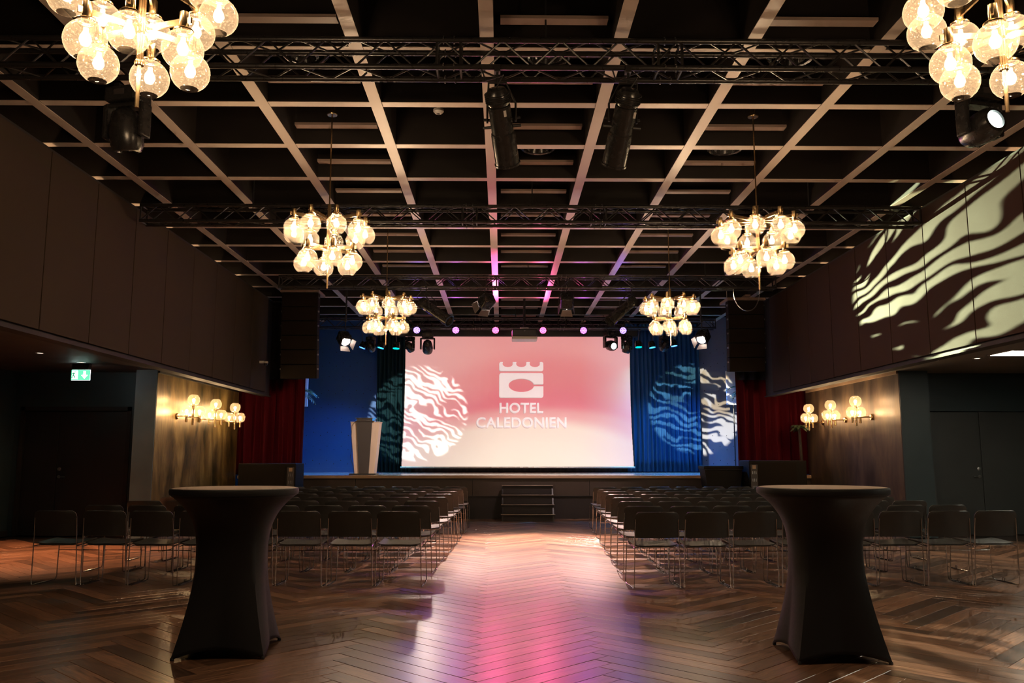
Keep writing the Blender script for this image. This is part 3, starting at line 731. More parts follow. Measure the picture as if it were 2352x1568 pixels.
# ------------------------------------------------------------------ palms and wing panels
def palm(x, y, z0, h, label, m, seed, n=13, L=0.75, pr=1.0):
    r = random.Random(seed); t = thing('potted_palm', (x, y, z0), label, 'plant', 'potted palms')
    MB().lathe([(0.14*pr, 0), (0.19*pr, 0.34), (0.2*pr, 0.36), (0.17*pr, 0.36), (0.16*pr, 0.32), (0, 0.32)], 20, cap0=True).build('planter', M_pot, t, smooth=True)
    MB().tube([(0, 0, 0.3), (0.02, 0, h*0.6), (0, 0.01, h)], 0.03, 8, radii=[0.045, 0.035, 0.025]).build('trunk', M_trunk, t)
    for k in range(n):
        a = 2*PI*k/n + r.uniform(-0.2, 0.2); up = r.uniform(0.35, 1.1); l = L*r.uniform(0.8, 1.1)
        mb = MB(); pts = []
        for i in range(11):
            s = i/10; rad = l*s*math.cos(up*0.6); zz = h + l*(s*math.sin(up) - 0.75*s*s)
            pts.append(Vector((rad*math.cos(a), rad*math.sin(a), zz)))
        mb.tube(pts, 0.005, 5, radii=[0.008*(1 - 0.8*i/10) for i in range(11)])
        side = Vector((-math.sin(a), math.cos(a), 0))
        for i in range(2, 11):
            for s in (-1, 1):
                p = pts[i]; tdir = (pts[i] - pts[i-1]).normalized(); ll = l*0.36*math.sin(PI*(0.12 + 0.8*i/10))
                d = (tdir*0.75 + side*s*0.65 + Vector((0, 0, -0.15))).normalized(); q = tdir*0.014
                tip = p + d*ll; mid = p + d*ll*0.5 + Vector((0, 0, 0.015))
                mb.add([p - q, p + q, mid + q*1.2, tip, mid - q*1.2, mid + Vector((0,0,0.006))], [(0,1,2,5),(0,5,4),(5,2,3),(4,5,3)])
        mb.build('frond', m, t)
palm(-4.98, 20.4, ZST, 1.85, 'potted palm lit white on the stage wing behind the left red curtain', M_palm, 3)
palm(5.95, 20.6, ZST, 1.95, 'potted palm on the stage wing behind the right red curtain', M_palm, 4, 11, 0.55)
palm(6.50, 18.62, 0, 1.95, 'slim dark potted palm between the right subwoofer and the sconce wall', M_palmdark, 5, 17, 0.25, 0.5)
for nm, x, zz, lab in (('left', -5.12, 2.6, 'white wing board behind palm at the left of the stage'), ('right', 5.87, 2.65, 'white wing board lit cyan at the right of the stage')):
    t = thing('wing_board', (x, 21.5, ZST), lab, 'board')
    MB().bev((0, 0, zz + 0.42 - ZST), (0.5 if nm == 'left' else 0.36, 0.04, 0.86), 0.008).build('board', M_white, t)
    MB().tube([(0, 0.03, 0), (0, 0.03, zz + 0.1 - ZST)], 0.015, 8).build('post', M_blackmetal, t)
    MB().lathe([(0.16, 0), (0.16, 0.012), (0, 0.014)], 20, cap0=True).build('foot', M_blackmetal, t)

# ------------------------------------------------------------------ chairs
RX = 0.0055
def make_chair():
    t = thing('stacking_chair', (0, 0, 0), 'black stacking chair', 'chair', 'black stacking chairs set out in rows')
    for s in (-1, 1):
        pts = [(s*0.222, -0.285, 0.70), (s*0.226, -0.274, 0.60), (s*0.231, -0.262, 0.42), (s*0.238, -0.246, 0.06), (s*0.240, -0.236, 0.014), (s*0.240, -0.21, 0.0065),
               (s*0.240, 0.185, 0.0065), (s*0.239, 0.212, 0.014), (s*0.237, 0.218, 0.06), (s*0.224, 0.205, 0.385), (s*0.222, 0.19, 0.420), (s*0.221, 0.16, 0.430), (s*0.222, -0.16, 0.415), (s*0.229, -0.262, 0.405)]
        f = MB().tube(pts, RX, 6).build('side_frame', M_chrome, t, smooth=True)
        MB().b6(s*0.240 - 0.007, s*0.240 + 0.007, -0.17, 0.15, 0.0005, 0.010).build('glide', M_blackp, f)
    MB().tube([(-0.228, 0.208, 0.32), (0.228, 0.208, 0.32)], RX*0.9, 6).build('front_stretcher', M_chrome, t)
    MB().tube([(-0.222, -0.14, 0.409), (0.222, -0.14, 0.409)], RX*0.9, 6).build('rear_stretcher', M_chrome, t)
    MB().tube([(0.243, 0.02, 0.010), (0.252, 0.02, 0.04), (0.252, 0.06, 0.04), (0.243, 0.06, 0.010)], 0.004, 5).build('link_bracket', M_chrome, t)
    # seat shell
    def shell(fn, nx, ny, th):
        mb = MB()
        for sgn in (1, -1):
            for j in range(ny + 1):
                for i in range(nx + 1):
                    p, nrm = fn(i/nx, j/ny); mb.v.append(tuple(p + nrm*(th/2*sgn)))
        n = (nx+1)*(ny+1)
        for j in range(ny):
            for i in range(nx):
                a = j*(nx+1) + i; mb.f.append((a, a+1, a+nx+2, a+nx+1)); mb.f.append((n+a, n+a+nx+1, n+a+nx+2, n+a+1))
        for i in range(nx):
            mb.f.append((i+1, i, n+i, n+i+1)); a = ny*(nx+1) + i; mb.f.append((a, a+1, n+a+1, n+a))
        for j in range(ny):
            a = j*(nx+1); mb.f.append((a, a+nx+1, n+a+nx+1, n+a)); b = a + nx; mb.f.append((b+nx+1, b, n+b, n+b+nx+1))
        return mb
    def seat(u, v):
        x = (u - 0.5)*2; w = 0.222*(1 - 0.12*(max(0, v - 0.82)/0.18)**2)
        y = -0.215 + 0.435*v
        dip = 0.030*(1 - x*x)*(1 - v)**0.7 + 0.012*(1 - x*x)*v
        z = 0.447 + 0.012*v - dip - 0.045*max(0, v - 0.85)**1.5/0.058*1.0 + 0.010*math.cos(PI*x)*(1-v)
        return Vector((x*w, y, z)), Vector((0, 0, 1))
    shell(seat, 12, 8, 0.011).build('seat', M_chair, t, smooth=True)
    def back(u, v):
        v = 1 - (1 - v)**2; x = (u - 0.5)*2; z = 0.515 + 0.262*v; r = 0.06; h = 0.262*v
        w = 0.228
        if h > 0.262 - r: q = (h - (0.262 - r))/r; w -= r*(1 - math.sqrt(max(0, 1 - q*q)))*0.95
        y = -0.300 - 0.05*(v - 0.1) + 0.042*x*x + 0.012*math.sin(PI*v)
        nrm = Vector((-0.35*x, 1, 0.15)).normalized()
        return Vector((x*w, y, z)), nrm
    mbk = shell(back, 12, 10, 0.011); mbk.build('backrest', M_chair, t, smooth=True)
    return t
chair0 = make_chair()
first = True
rc = random.Random(5)
PITCH_X = 0.515
rowsY = [9.30, 10.36, 11.40, 12.45, 13.50, 14.55, 15.60, 16.68]      # centre of each row, nearest to camera first
def row_word(k): return 'row nearest the camera' if k == 0 else ('front row by the stage' if k == 7 else ORD[7 - k] + ' row from the stage')
for side in ('left', 'right'):
    for k, y in enumerate(rowsY):
        f = k/7.0
        edge = (-0.80 + 0.20*f) if side == 'left' else (1.32 + 0.36*f)
        sg = -1 if side == 'left' else 1
        for c in range(8):
            o = chair0 if first else copy_tree(chair0); first = False
            x = edge + sg*(PITCH_X*(c + 0.5)) + rc.uniform(-0.008, 0.008)
            yo = (0.042 if side == 'left' else 0.055)*abs(x - edge) - (0.0 if side == 'left' else 0.16)
            o.location = (x, y + yo + rc.uniform(-0.02, 0.02), 0); o.rotation_euler = (0, 0, -sg*-0.045 + rc.uniform(-0.015, 0.015))
            pos = 'aisle seat' if c == 0 else ('outermost seat' if c == 7 else ORD[c] + ' seat from the aisle')
            o['label'] = 'black stacking chair, %s block, %s, %s' % (side, row_word(k), pos)

# ------------------------------------------------------------------ cocktail tables in stretch covers
def cocktail_table(x, y, R, H, rz, label, hc):
    t = thing('cocktail_table', (x, y, 0), label, 'table', 'cocktail tables in black stretch covers', (0, 0, rz))
    mb = MB(); n = 96; rows = 40
    zs = []
    for j in range(rows + 1):
        v = j/rows
        for i in range(n):
            a = 2*PI*i/n; c4 = abs(math.cos(2*(a - PI/4)));  corner = max(0.0, math.cos(4*(a - PI/4)))
            # distance to the nearest foot direction (feet at 45 degrees)
            d = abs(((a - PI/4 + PI/4) % (PI/2)) - PI/4)          # 0 at the feet, pi/4 midway
            q = d/(PI/4)
            hem = 0.006 + 0.055*(1 - (1 - q)**3.0)
            z = (H - 0.045)*(1 - v) + hem*v
            zz = z/H
            sq = min(1.0, 1.0/max(abs(math.cos(a)), abs(math.sin(a)))/1.4142)   # square outline, 1 at the corners
            # foot line: straight from waist to foot; mid line: hourglass
            wc = 0.275 + (0.43 - 0.275)*max(0, (0.52 - zz)/0.52)**1.35 + (R - 0.275)*max(0, (zz - 0.52)/0.44)**4.0
            wm = 0.235 + 0.055*max(0, (0.45 - zz)/0.45)**1.3 + (R - 0.235)*max(0, (zz - 0.45)/0.51)**4.0
            k = (1 - q)**1.6
            lowmix = max(0, min(1, (0.95 - zz)/0.5))
            rr = wm*(1 - k*lowmix) + wc*k*lowmix
            mb.v.append((rr*math.cos(a), rr*math.sin(a), z))
    for j in range(rows):
        for i in range(n): mb.f.append((j*n + i, (j+1)*n + i, (j+1)*n + (i+1) % n, j*n + (i+1) % n))
    o = mb.build('stretch_cover', M_cloth, t, smooth=True)
    md = o.modifiers.new('thickness', 'SOLIDIFY'); md.thickness = 0.003
    MB().lathe([(R - 0.012, H - 0.050), (R + 0.004, H - 0.044), (R + 0.008, H - 0.02), (R + 0.003, H - 0.004), (R - 0.008, H + 0.0005)], 72).build('rim_band', M_cloth, t, smooth=True)
    MB().lathe([(R - 0.006, H - 0.002), (R - 0.02, H + 0.001), (0, H + 0.002)], 72).build('table_top', M_tabletop, t, smooth=True)
    for k in range(4):
        a = PI/4 + k*PI/2
        MB().lathe([(0.012, 0), (0.014, 0.008), (0.010, 0.02), (0, 0.02)], 12, Matrix.Translation((0.415*math.cos(a), 0.415*math.sin(a), 0)), cap0=True).build('foot_cup', M_blackp, t)
    MB().tube([(0, 0, 0.02), (0, 0, H - 0.05)], 0.035, 12).build('column', M_blackmetal, t)
    return t
cocktail_table(-1.90, 6.20, 0.435, 1.115, math.radians(4), 'tall cocktail table in black stretch cover, left of the aisle', 0)
cocktail_table(2.24, 6.02, 0.435, 1.125, math.radians(-2), 'tall cocktail table in black stretch cover, right of the aisle', 0)

# ------------------------------------------------------------------ globe lamps
GR = 0.106
def globe_mesh(up=False):
    prof = []
    for k in range(15):
        th = math.radians(22 + (153 - 22)*k/14)        # neck at the top, open hole at the bottom
        prof.append((GR*math.sin(th), GR*math.cos(th)))
    prof = [(0.044, GR*math.cos(math.radians(22)) + 0.012), (0.042, GR*math.cos(math.radians(22)) + 0.004)] + prof
    if up: prof = [(r, -z) for r, z in prof]
    return MB().lathe(prof, 26).mesh('globe', glass_m, True)
globe_me = globe_mesh(); globe_up = globe_mesh(True)
def bulb_mesh(m, up=False):
    prof = [(0.0, -0.042), (0.020, -0.036), (0.031, -0.012), (0.027, 0.010), (0.013, 0.036), (0.013, 0.055)]
    if up: prof = [(r, -z) for r, z in prof]
    return MB().lathe(prof, 9).mesh('bulb', m, True)
lamp_c = bulb_light('filament', C_BULB, W_BULB); lamp_s = bulb_light('sconce_filament', C_SCONCE, W_BULB*1.35)
bulb_me = bulb_mesh(M_bulb); bulb_up = bulb_mesh(M_bulbS, True)
sock_me = MB().lathe([(0.0, 0.135), (0.024, 0.135), (0.024, 0.045), (0.020, 0.040), (0.013, 0.030)], 16).mesh('socket', M_brass, True)
ring_me = MB().lathe([(0.047, 0.004), (0.053, -0.002), (0.050, -0.008), (0.046, -0.004)], 20).mesh('collar', M_brass, True)
def arm_mesh(R): return MB().b6(0.02, R + 0.045, -0.006, 0.006, 0, 0.034).mesh('arm', M_brass)
arm_hi, arm_lo = arm_mesh(0.385), arm_mesh(0.27)
rod_me = MB().tube([(0, 0, 0), (0, 0, 1.16)], 0.008, 8).mesh('rod', M_brass, True)
stem_me = MB()
for k in range(6): stem_me.tube([(0.013*math.cos(k*PI/3), 0.013*math.sin(k*PI/3), 3.34), (0.013*math.cos(k*PI/3), 0.013*math.sin(k*PI/3), 4.02)], 0.0075, 6)
stem_me = stem_me.mesh('stem', M_brass, True)
def chandelier(x, y, a_hi, a_lo, label, dz=0.0):
    t = thing('globe_chandelier', (x, y, dz), label, 'chandelier', 'brass globe chandeliers')
    MB().lathe([(0.0, 5.02), (0.055, 5.02), (0.058, 5.028), (0.03, 5.035), (0.03, 5.20), (0, 5.20)], 16).build('canopy', M_brass, t, smooth=True)
    MB().tube([(0, 0, 5.2), (0, 0, ZC - dz)], 0.012, 8).build('hanger', M_blackmetal, t)
    link('rod', rod_me, t, (0, 0, 3.95)); link('stem', stem_me, t)
    MB().lathe([(0.0, 3.335), (0.024, 3.335), (0.026, 3.35), (0.02, 3.365)], 14).build('finial_collar', M_brass, t, smooth=True)
    MB().tube([(0, 0, 3.10), (0, 0, 3.36)], 0.011, 10).build('finial_rod', M_brass, t, smooth=True)
    for n, a0, me, R, za, zg in ((9, a_hi, arm_hi, 0.385, 3.84, 3.70), (6, a_lo, arm_lo, 0.27, 3.52, 3.38)):
        MB().lathe([(0.0, za + 0.04), (0.032, za + 0.038), (0.032, za - 0.004), (0, za - 0.006)], 16).build('hub', M_brass, t, smooth=True)
        for k in range(n):
            a = math.radians(a0 + 360.0*k/n)
            # angle 0 = towards the room's entrance (camera side), growing to the right
            ar = link('arm', me, t, (0, 0, za), (0, 0, a - PI/2))
            link('socket', sock_me, ar, (R, 0, zg + GR - 0.035 - za)); link('globe', globe_me, ar, (R, 0, zg - za))
            link('collar', ring_me, ar, (R, 0, zg + GR*0.93 + 0.010 - za)); link('bulb', bulb_me, ar, (R, 0, zg + 0.012 - za)); link('filament', lamp_c, ar, (R, 0, zg + 0.005 - za))
    return t
chandelier(-1.85, 8.9, -17, -39, 'brass globe chandelier, middle one of the left line')
chandelier(2.75, 8.9, -20, 0, 'brass globe chandelier, middle one of the right line')
chandelier(-1.85, 13.5, -27, -28, 'brass globe chandelier, farthest of the left line, nearest the stage')
chandelier(2.71, 13.5, -17, -15, 'brass globe chandelier, farthest of the right line, nearest the stage')
chandelier(-1.92, 4.3, 36, 12, 'brass globe chandelier, nearest of the left line, cut by the top edge', 0.05)
chandelier(2.69, 4.3, 20, 22, 'brass globe chandelier, nearest of the right line, cut by the corner', 0.05)

def sconce(x, y, z, s, label, ry):
    t = thing('wall_sconce', (x, y, z), label, 'wall lamp', 'brass globe wall sconces')     # origin on the wall, s = direction into the room
    T = Matrix.Rotation(PI/2*s, 4, 'Y')
    MB().lathe([(0.058, 0), (0.058, 0.02), (0.045, 0.035), (0.0, 0.036)], 18, T, cap0=True).build('backplate', M_brass, t, smooth=True)
    MB().tube([(0, 0, 0), (s*0.30, 0, 0)], 0.012, 10).build('arm', M_brass, t, smooth=True)
    MB().tube([(s*0.30, 0, -0.16), (s*0.30, 0, 0.17)], 0.021, 12).build('stem', M_brass, t, smooth=True)
    for dx, dy, dz in ((0.0, 0.0, 0.29), (-0.095, -0.06, 0.09), (0.095, 0.05, 0.09)):
        px = s*0.30 + dx; sk = MB()
        if dz < 0.2:
            sk.tube([(px, dy, dz - 0.20), (px, dy, dz - 0.075)], 0.024, 12); sk.tube([(s*0.30, 0, dz - 0.11), (px, dy, dz - 0.11)], 0.007, 6)
        else: sk.tube([(px, dy, dz - 0.13), (px, dy, dz - 0.075)], 0.024, 12)
        sk.build('socket', M_brass, t, smooth=True)
        g = link('globe', globe_up, t, (px, dy, dz)); link('bulb', bulb_up, g, (0, 0, -0.012)); link('filament', lamp_s, g, (0, 0, -0.005))
    return t
for k, y in enumerate((15.4, 16.6, 17.8)):
    sconce(XLL, y, 2.06, 1, 'brass three-globe sconce on the left gold wall, %s' % ('nearest the camera', 'middle of three', 'nearest the stage')[k], 0)
for k, y in enumerate((15.6, 16.8, 18.0)):
    sconce(XRL, y, 2.06, -1, 'brass three-globe sconce on the right bronze wall, %s' % ('nearest the camera', 'middle of three', 'nearest the stage')[k], 0)

# ------------------------------------------------------------------ lighting trusses
def truss(y, zb, x0, x1, label, single, s=0.24, couplers=(), pitch=0.243):
    t = thing('lighting_truss', ((x0+x1)/2, y, zb), label, 'truss', 'black box trusses')
    L = x1 - x0; r = 0.025
    ch = MB().tube([(-L/2, 0, 0), (L/2, 0, 0)], r, 10).mesh('chord', M_truss, True)
    for cy_, cz in ((0, 0), (s, 0), (0, s), (s, s)): link('chord', ch, t, (0, cy_, cz))
    n = int(L/pitch); px = L/n; joined = MB()
    def brace(p0, p1):
        d = Vector(p1) - Vector(p0)
        return MB().tube([(0, 0, 0), tuple(d)], 0.009, 6, False).mesh('brace', M_truss, True)
    faces = (((0,0,0),(0,0,s)), ((0,s,0),(0,s,s)), ((0,0,0),(0,s,0)), ((0,0,s),(0,s,s)))
    for a, b in faces:
        up = brace(a, (px + b[0], b[1], b[2])); A, B = Vector(a), Vector(b)
        me1 = brace(A, B + Vector((px, 0, 0))); me2 = brace(B, A + Vector((px, 0, 0)))
        for i in range(n):
            me, o = (me1, A) if i % 2 == 0 else (me2, B)
            loc = (-L/2 + i*px, o.y, o.z)
            if single: link('brace', me, t, loc)
            else: joined.add([Vector(loc) + v.co for v in me.vertices], [tuple(p.vertices) for p in me.polygons])
    if not single: tag(joined.build('bracing', M_truss, t), kind='stuff')
    for e in (-L/2 + 0.01, L/2 - 0.01):
        fr = MB()
        for p0, p1 in (((0,0),(s,0)), ((0,s),(s,s)), ((0,0),(0,s)), ((s,0),(s,s))): fr.tube([(e, p0[0], p0[1]), (e, p1[0], p1[1])], 0.012, 6)
        fr.build('end_frame', M_truss, t)
    for c in couplers:
        xc = c - (x0+x1)/2
        for e in (-0.1, 0.1):
            cpl = MB()
            for p0, p1 in (((0,0),(s,0)), ((0,s),(s,s)), ((0,0),(0,s)), ((s,0),(s,s))): cpl.tube([(xc+e, p0[0], p0[1]), (xc+e, p1[0], p1[1])], 0.013, 6)
            cp = cpl.build('coupler_frame', M_truss, t)
        for cy_, cz in ((0, 0), (s, 0), (0, s), (s, s)):
            pin = MB()
            for e in (-0.045, 0.045): pin.tube([(xc+e, cy_ - 0.035, cz), (xc+e, cy_ + 0.035, cz)], 0.007, 6).tube([(xc+e, cy_, cz - 0.035), (xc+e, cy_, cz + 0.035)], 0.007, 6)
            pin.build('pin', M_steel, cp)
    for hx in (-L*0.36, 0.0, L*0.36):
        MB().tube([(hx, s/2, s), (hx, s/2, ZC - zb)], 0.01, 6).build('suspension', M_blackmetal, t)
    return t
truss(6.8, 4.58, -5.2, 5.95, 'black box truss spanning the hall nearest the camera', True, couplers=(-0.45, 1.42))
truss(11.5, 4.565, -5.0, 5.85, 'black box truss spanning the hall, second from the camera', True, 0.22, couplers=(-0.45, 1.35))
truss(16.1, 4.57, -4.28, 5.3, 'black box truss before the stage carrying the line arrays', False, 0.21, couplers=(-0.2, 1.2))
truss(20.8, 4.50, -4.6, 5.3, 'black box truss over the stage carrying the coloured spotlights', False, 0.24, couplers=(-0.6, 1.5))

def clamp(mb, x, y, z0, z1):
    mb.b6(x - 0.025, x + 0.025, y - 0.035, y + 0.035, z1 - 0.05, z1 + 0.01).tube([(x, y, z0), (x, y, z1 - 0.04)], 0.012, 6)
    return mb
def frame_to(p0, p1):
    d = (Vector(p1) - Vector(p0)); q = d.to_track_quat('Z', 'Y'); return Matrix.Translation(p0) @ q.to_matrix().to_4x4(), d.length

# profile spotlights
def profile_spot(base, tail, nose, zh, label, r=0.095):
    t = thing('profile_spotlight', base, label, 'spotlight', 'black profile spotlights')
    b = Vector(base); T, L = frame_to(Vector(tail) - b, Vector(nose) - b)
    MB().lathe([(0.0, -0.02), (r*0.75, -0.01), (r*1.05, 0.03), (r*1.08, L*0.16), (r*0.9, L*0.2), (r*0.9, L*0.22)], 22, T).build('lamp_house', M_housing, t, smooth=True)
    MB().lathe([(r, L*0.20), (r, L*0.55), (r*1.08, L*0.56), (r*1.08, L*0.585), (r, L*0.59)], 24, T).build('shutter_body', M_housing, t, smooth=True)
    MB().lathe([(r*1.1, L*0.58), (r*1.12, L*0.97), (r*1.2, L*0.975), (r*1.2, L), (r*1.05, L), (r*1.0, L*0.93), (0, L*0.92)], 24, T).build('lens_tube', M_housing, t, smooth=True)
    fins = MB()
    for k in range(5): fins.lathe([(r*1.16, L*(0.04 + 0.025*k)), (r*1.16, L*(0.045 + 0.025*k))], 20, T, True, True)
    fins.build('cooling_fins', M_blackmetal, t)
    kn = MB()
    for a, z in ((0, 0.48), (PI, 0.48), (0.3, 0.40), (PI - 0.3, 0.40)):
        p = T @ Vector((r*math.cos(a), r*math.sin(a), L*z)); q = T @ Vector((r*1.75*math.cos(a), r*1.75*math.sin(a), L*z)); kn.tube([p, q], 0.013, 8)
    kn.build('shutter_knobs', M_blackp, t)
    m = T @ Vector((0, 0, L*0.42)); yk = MB(); sx = (T.to_3x3() @ Vector((1, 0, 0))) * (r*1.3)
    yk.tube([m + sx, m + sx + Vector((0, 0, 0.16)), Vector((sx.x*0.6, 0, zh)), Vector((-sx.x*0.6, 0, zh)), m - sx + Vector((0, 0, 0.16)), m - sx], 0.010, 6)
    clamp(yk, 0, 0, zh, zh + 0.14); yk.build('yoke', M_blackmetal, t)
    MB().tube([T @ Vector((0, 0, -0.02)), T @ Vector((-0.06, 0.05, -0.10)), Vector((-0.10, 0, zh + 0.02)), Vector((-0.13, 0, zh + 0.12))], 0.008, 6).build('cable', M_blackp, t)
    MB().box(T @ Vector((-r*0.62, -r*0.83, L*0.27)), (0.02, 0.02, 0.05), T.to_3x3()).build('label_tag', M_white, t)
    return t
profile_spot((-0.04, 6.8, 4.2), (-0.045, 6.78, 4.37), (0.05, 7.22, 3.88), 0.24, 'black profile spotlight under the nearest truss, left of the pair')
profile_spot((1.06, 6.8, 4.2), (1.07, 6.78, 4.37), (0.985, 7.22, 3.88), 0.24, 'black profile spotlight under the nearest truss, right of the pair')
profile_spot((-1.45, 16.1, 4.25), (-1.56, 16.2, 4.30), (-0.98, 15.85, 3.86), 0.20, 'black profile spotlight slanting down right beside the far left chandelier')
profile_spot((2.50, 16.1, 4.25), (2.56, 16.2, 4.34), (2.03, 15.85, 3.86), 0.20, 'black profile spotlight slanting down left beside the far right chandelier')

# moving heads
def moving_head(base, yaw, tilt, label, lens_m, sc=1.0, ztop=4.52):
    t = thing('moving_head', base, label, 'spotlight', 'black moving head spotlights', (0, 0, yaw)); t.scale = (sc, sc, sc)
    MB().bev((0, 0, 0.33), (0.30, 0.24, 0.13), 0.02).build('base', M_housing, t)
    for cx in (-0.1, 0.1): clamp(MB(), cx, 0, 0.39, (ztop - base[2])/sc).build('clamp', M_blackmetal, t)
    yk = MB().bev((0, 0, 0.245), (0.36, 0.13, 0.04), 0.012)
    for s in (-1, 1): yk.bev((s*0.175, 0, 0.11), (0.045, 0.13, 0.30), 0.015)
    yk.build('yoke', M_housing, t)
    T = Matrix.Translation((0, 0, 0.03)) @ Matrix.Rotation(tilt, 4, 'X')
    hd = MB().lathe([(0.0, 0.20), (0.05, 0.195), (0.10, 0.15), (0.125, 0.07), (0.14, -0.02), (0.135, -0.12), (0.11, -0.175), (0.085, -0.18), (0.08, -0.165)], 24, T).build('head', M_housing, t, smooth=True)
    MB().lathe([(0.0, -0.158), (0.05, -0.166), (0.08, -0.162)], 20, T).build('lens', lens_m, hd, smooth=True)
    v = MB()
    for k in range(6):
        for s in (-1, 1): v.box(T @ Vector((s*0.02*k - s*0.05, 0.118, 0.06)), (0.006, 0.006, 0.07), T.to_3x3())
    v.build('vents', M_blackmetal, hd)
    MB().b6(-0.05, 0.05, -0.124, -0.118, 0.31, 0.36).build('display', M_darkpanel, t)
    return t
M_lenswhite = emit_mat('lit white lens', (0.82, 1.0, 0.92), 9.0, False)
M_lensdark = mat('dark coated lens', (0.02, 0.02, 0.03), 0.08, 0, 0.1, 5, coat=1.0)
moving_head((-3.22, 7.04, 4.07), math.radians(-14), math.radians(12), 'black moving head with its back to us under the nearest truss, left', M_lensdark)
moving_head((4.15, 7.04, 4.12), math.radians(14), math.radians(-98), 'black moving head with glowing white lens under the nearest truss, right', M_lenswhite)
moving_head((-1.84, 21.04, 4.02), 0.05, math.radians(38), 'black moving head hanging over the upper left corner of the screen', M_lensdark, 0.95)
mh_r = moving_head((2.71, 21.04, 4.06), math.radians(25), math.radians(-78), 'black moving head with lit lens over the upper right corner of the screen', M_lenswhite, 0.95)
moving_head((-2.28, 21.04, 4.02), math.radians(-40), math.radians(40), 'small black moving head just left of the screen top corner', M_lensdark, 0.7)
moving_head((3.12, 21.04, 4.02), math.radians(40), math.radians(20), 'small black moving head just right of the screen top corner', M_lensdark, 0.8)
moving_head((-3.25, 21.04, 4.02), math.radians(-30), math.radians(40), 'small black moving head left of the cyan wash lamp over the stage', M_lensdark, 0.7)
moving_head((4.05, 21.04, 4.05), math.radians(30), math.radians(35), 'small black moving head right of the cyan wash lamp over the stage', M_lensdark, 0.7)

# LED wash lamps
def led_par(pos, tgt, col, es, watts, deg, label, hook, blend=1.0):
    t = thing('wash_lamp', pos, label, 'spotlight', 'coloured wash lamps')
    d = (Vector(tgt) - Vector(pos)).normalized(); q = d.to_track_quat('Z', 'Y').to_matrix().to_4x4()
    MB().lathe([(0.0, -0.14), (0.075, -0.13), (0.09, -0.02), (0.095, 0.03), (0.088, 0.03), (0.086, 0.012)], 20, q).build('housing', M_housing, t, smooth=True)
    lens = MB().lathe([(0.0, 0.010), (0.084, 0.010)], 20, q).build('lens_plate', M_blackp, t)
    em = emit_mat('led ' + '%02x%02x%02x' % tuple(int(c*255) for c in col), col, es, False)
    for ring, nn in ((0.0, 1), (0.035, 6), (0.066, 12)):
        for k in range(nn):
            a = 2*PI*k/nn; T = q @ Matrix.Translation((ring*math.cos(a), ring*math.sin(a), 0.012))
            MB().lathe([(0.0145, 0), (0.011, 0.006), (0, 0.008)], 8, T).build('led', em, lens)
    y = MB(); sx = (q.to_3x3() @ Vector((1, 0, 0))) * 0.105
    y.tube([sx, sx*1.0 + Vector((0, 0, 0.08)), Vector((0, 0, 0.14)), -sx + Vector((0, 0, 0.08)), -sx], 0.008, 6); hv = Vector(hook) - Vector(pos); y.tube([Vector((0, 0, 0.14)), hv], 0.010, 6).b6(hv.x - 0.025, hv.x + 0.025, hv.y - 0.035, hv.y + 0.035, hv.z - 0.035, hv.z + 0.03); y.build('yoke', M_blackmetal, t)
    sp = spot('lamp', (0, 0, 0), (0, 0, -1), col, watts, deg, blend, 0.08)
    sp.parent = t; sp.location = d*0.03; sp.rotation_euler = d.to_track_quat('-Z', 'Y').to_euler()
    return t
pars = [(-2.07, (0.25, 0.13, 1.0), 'blue violet'), (-1.12, (0.62, 0.10, 1.0), 'violet'), (-0.15, (1.0, 0.08, 0.30), 'magenta'), (1.01, (1.0, 0.08, 0.30), 'magenta'), (2.0, (0.62, 0.10, 1.0), 'violet'), (2.97, (0.25, 0.13, 1.0), 'blue violet')]
PWAT = {'blue violet': 26, 'violet': 42, 'magenta': 165}
for k, (x, c, w) in enumerate(pars):
    led_par((x, 20.6, 4.40), (x*0.92 + 0.03, 10.0, 4.0), c, 9.0, PWAT[w], 85, '%s wash lamp facing the hall, %s of six above the screen' % (w, ('leftmost', 'second', 'third', 'fourth', 'fifth', 'rightmost')[k]), (x, 20.8, 4.5))
wash = [((-3.48, 21.2, 4.06), (-4.5, 20.70, 1.2), (0.05, 0.22, 1.0), 'blue', 560), ((-3.02, 21.2, 4.06), (-3.7, 20.70, 1.2), (0.02, 0.45, 1.0), 'cyan blue', 230), ((-2.64, 21.2, 4.05), (-2.75, 20.70, 1.2), (0.0, 0.85, 0.75), 'green', 80),
        ((3.44, 21.2, 4.09), (3.55, 20.70, 1.2), (0.0, 0.85, 0.75), 'green', 110), ((3.78, 21.2, 4.08), (4.2, 20.70, 1.2), (0.03, 0.45, 1.0), 'cyan blue', 280), ((4.33, 21.2, 4.12), (4.7, 20.70, 1.2), (0.06, 0.25, 1.0), 'blue', 1000)]
for k, (p, tg, c, w, e) in enumerate(wash):
    led_par(p, tg, c, 8.0, e, 125, '%s wash lamp over the stage %s the screen' % (w, 'left of' if k < 3 else 'right of'), (p[0], 21.04, 4.5))

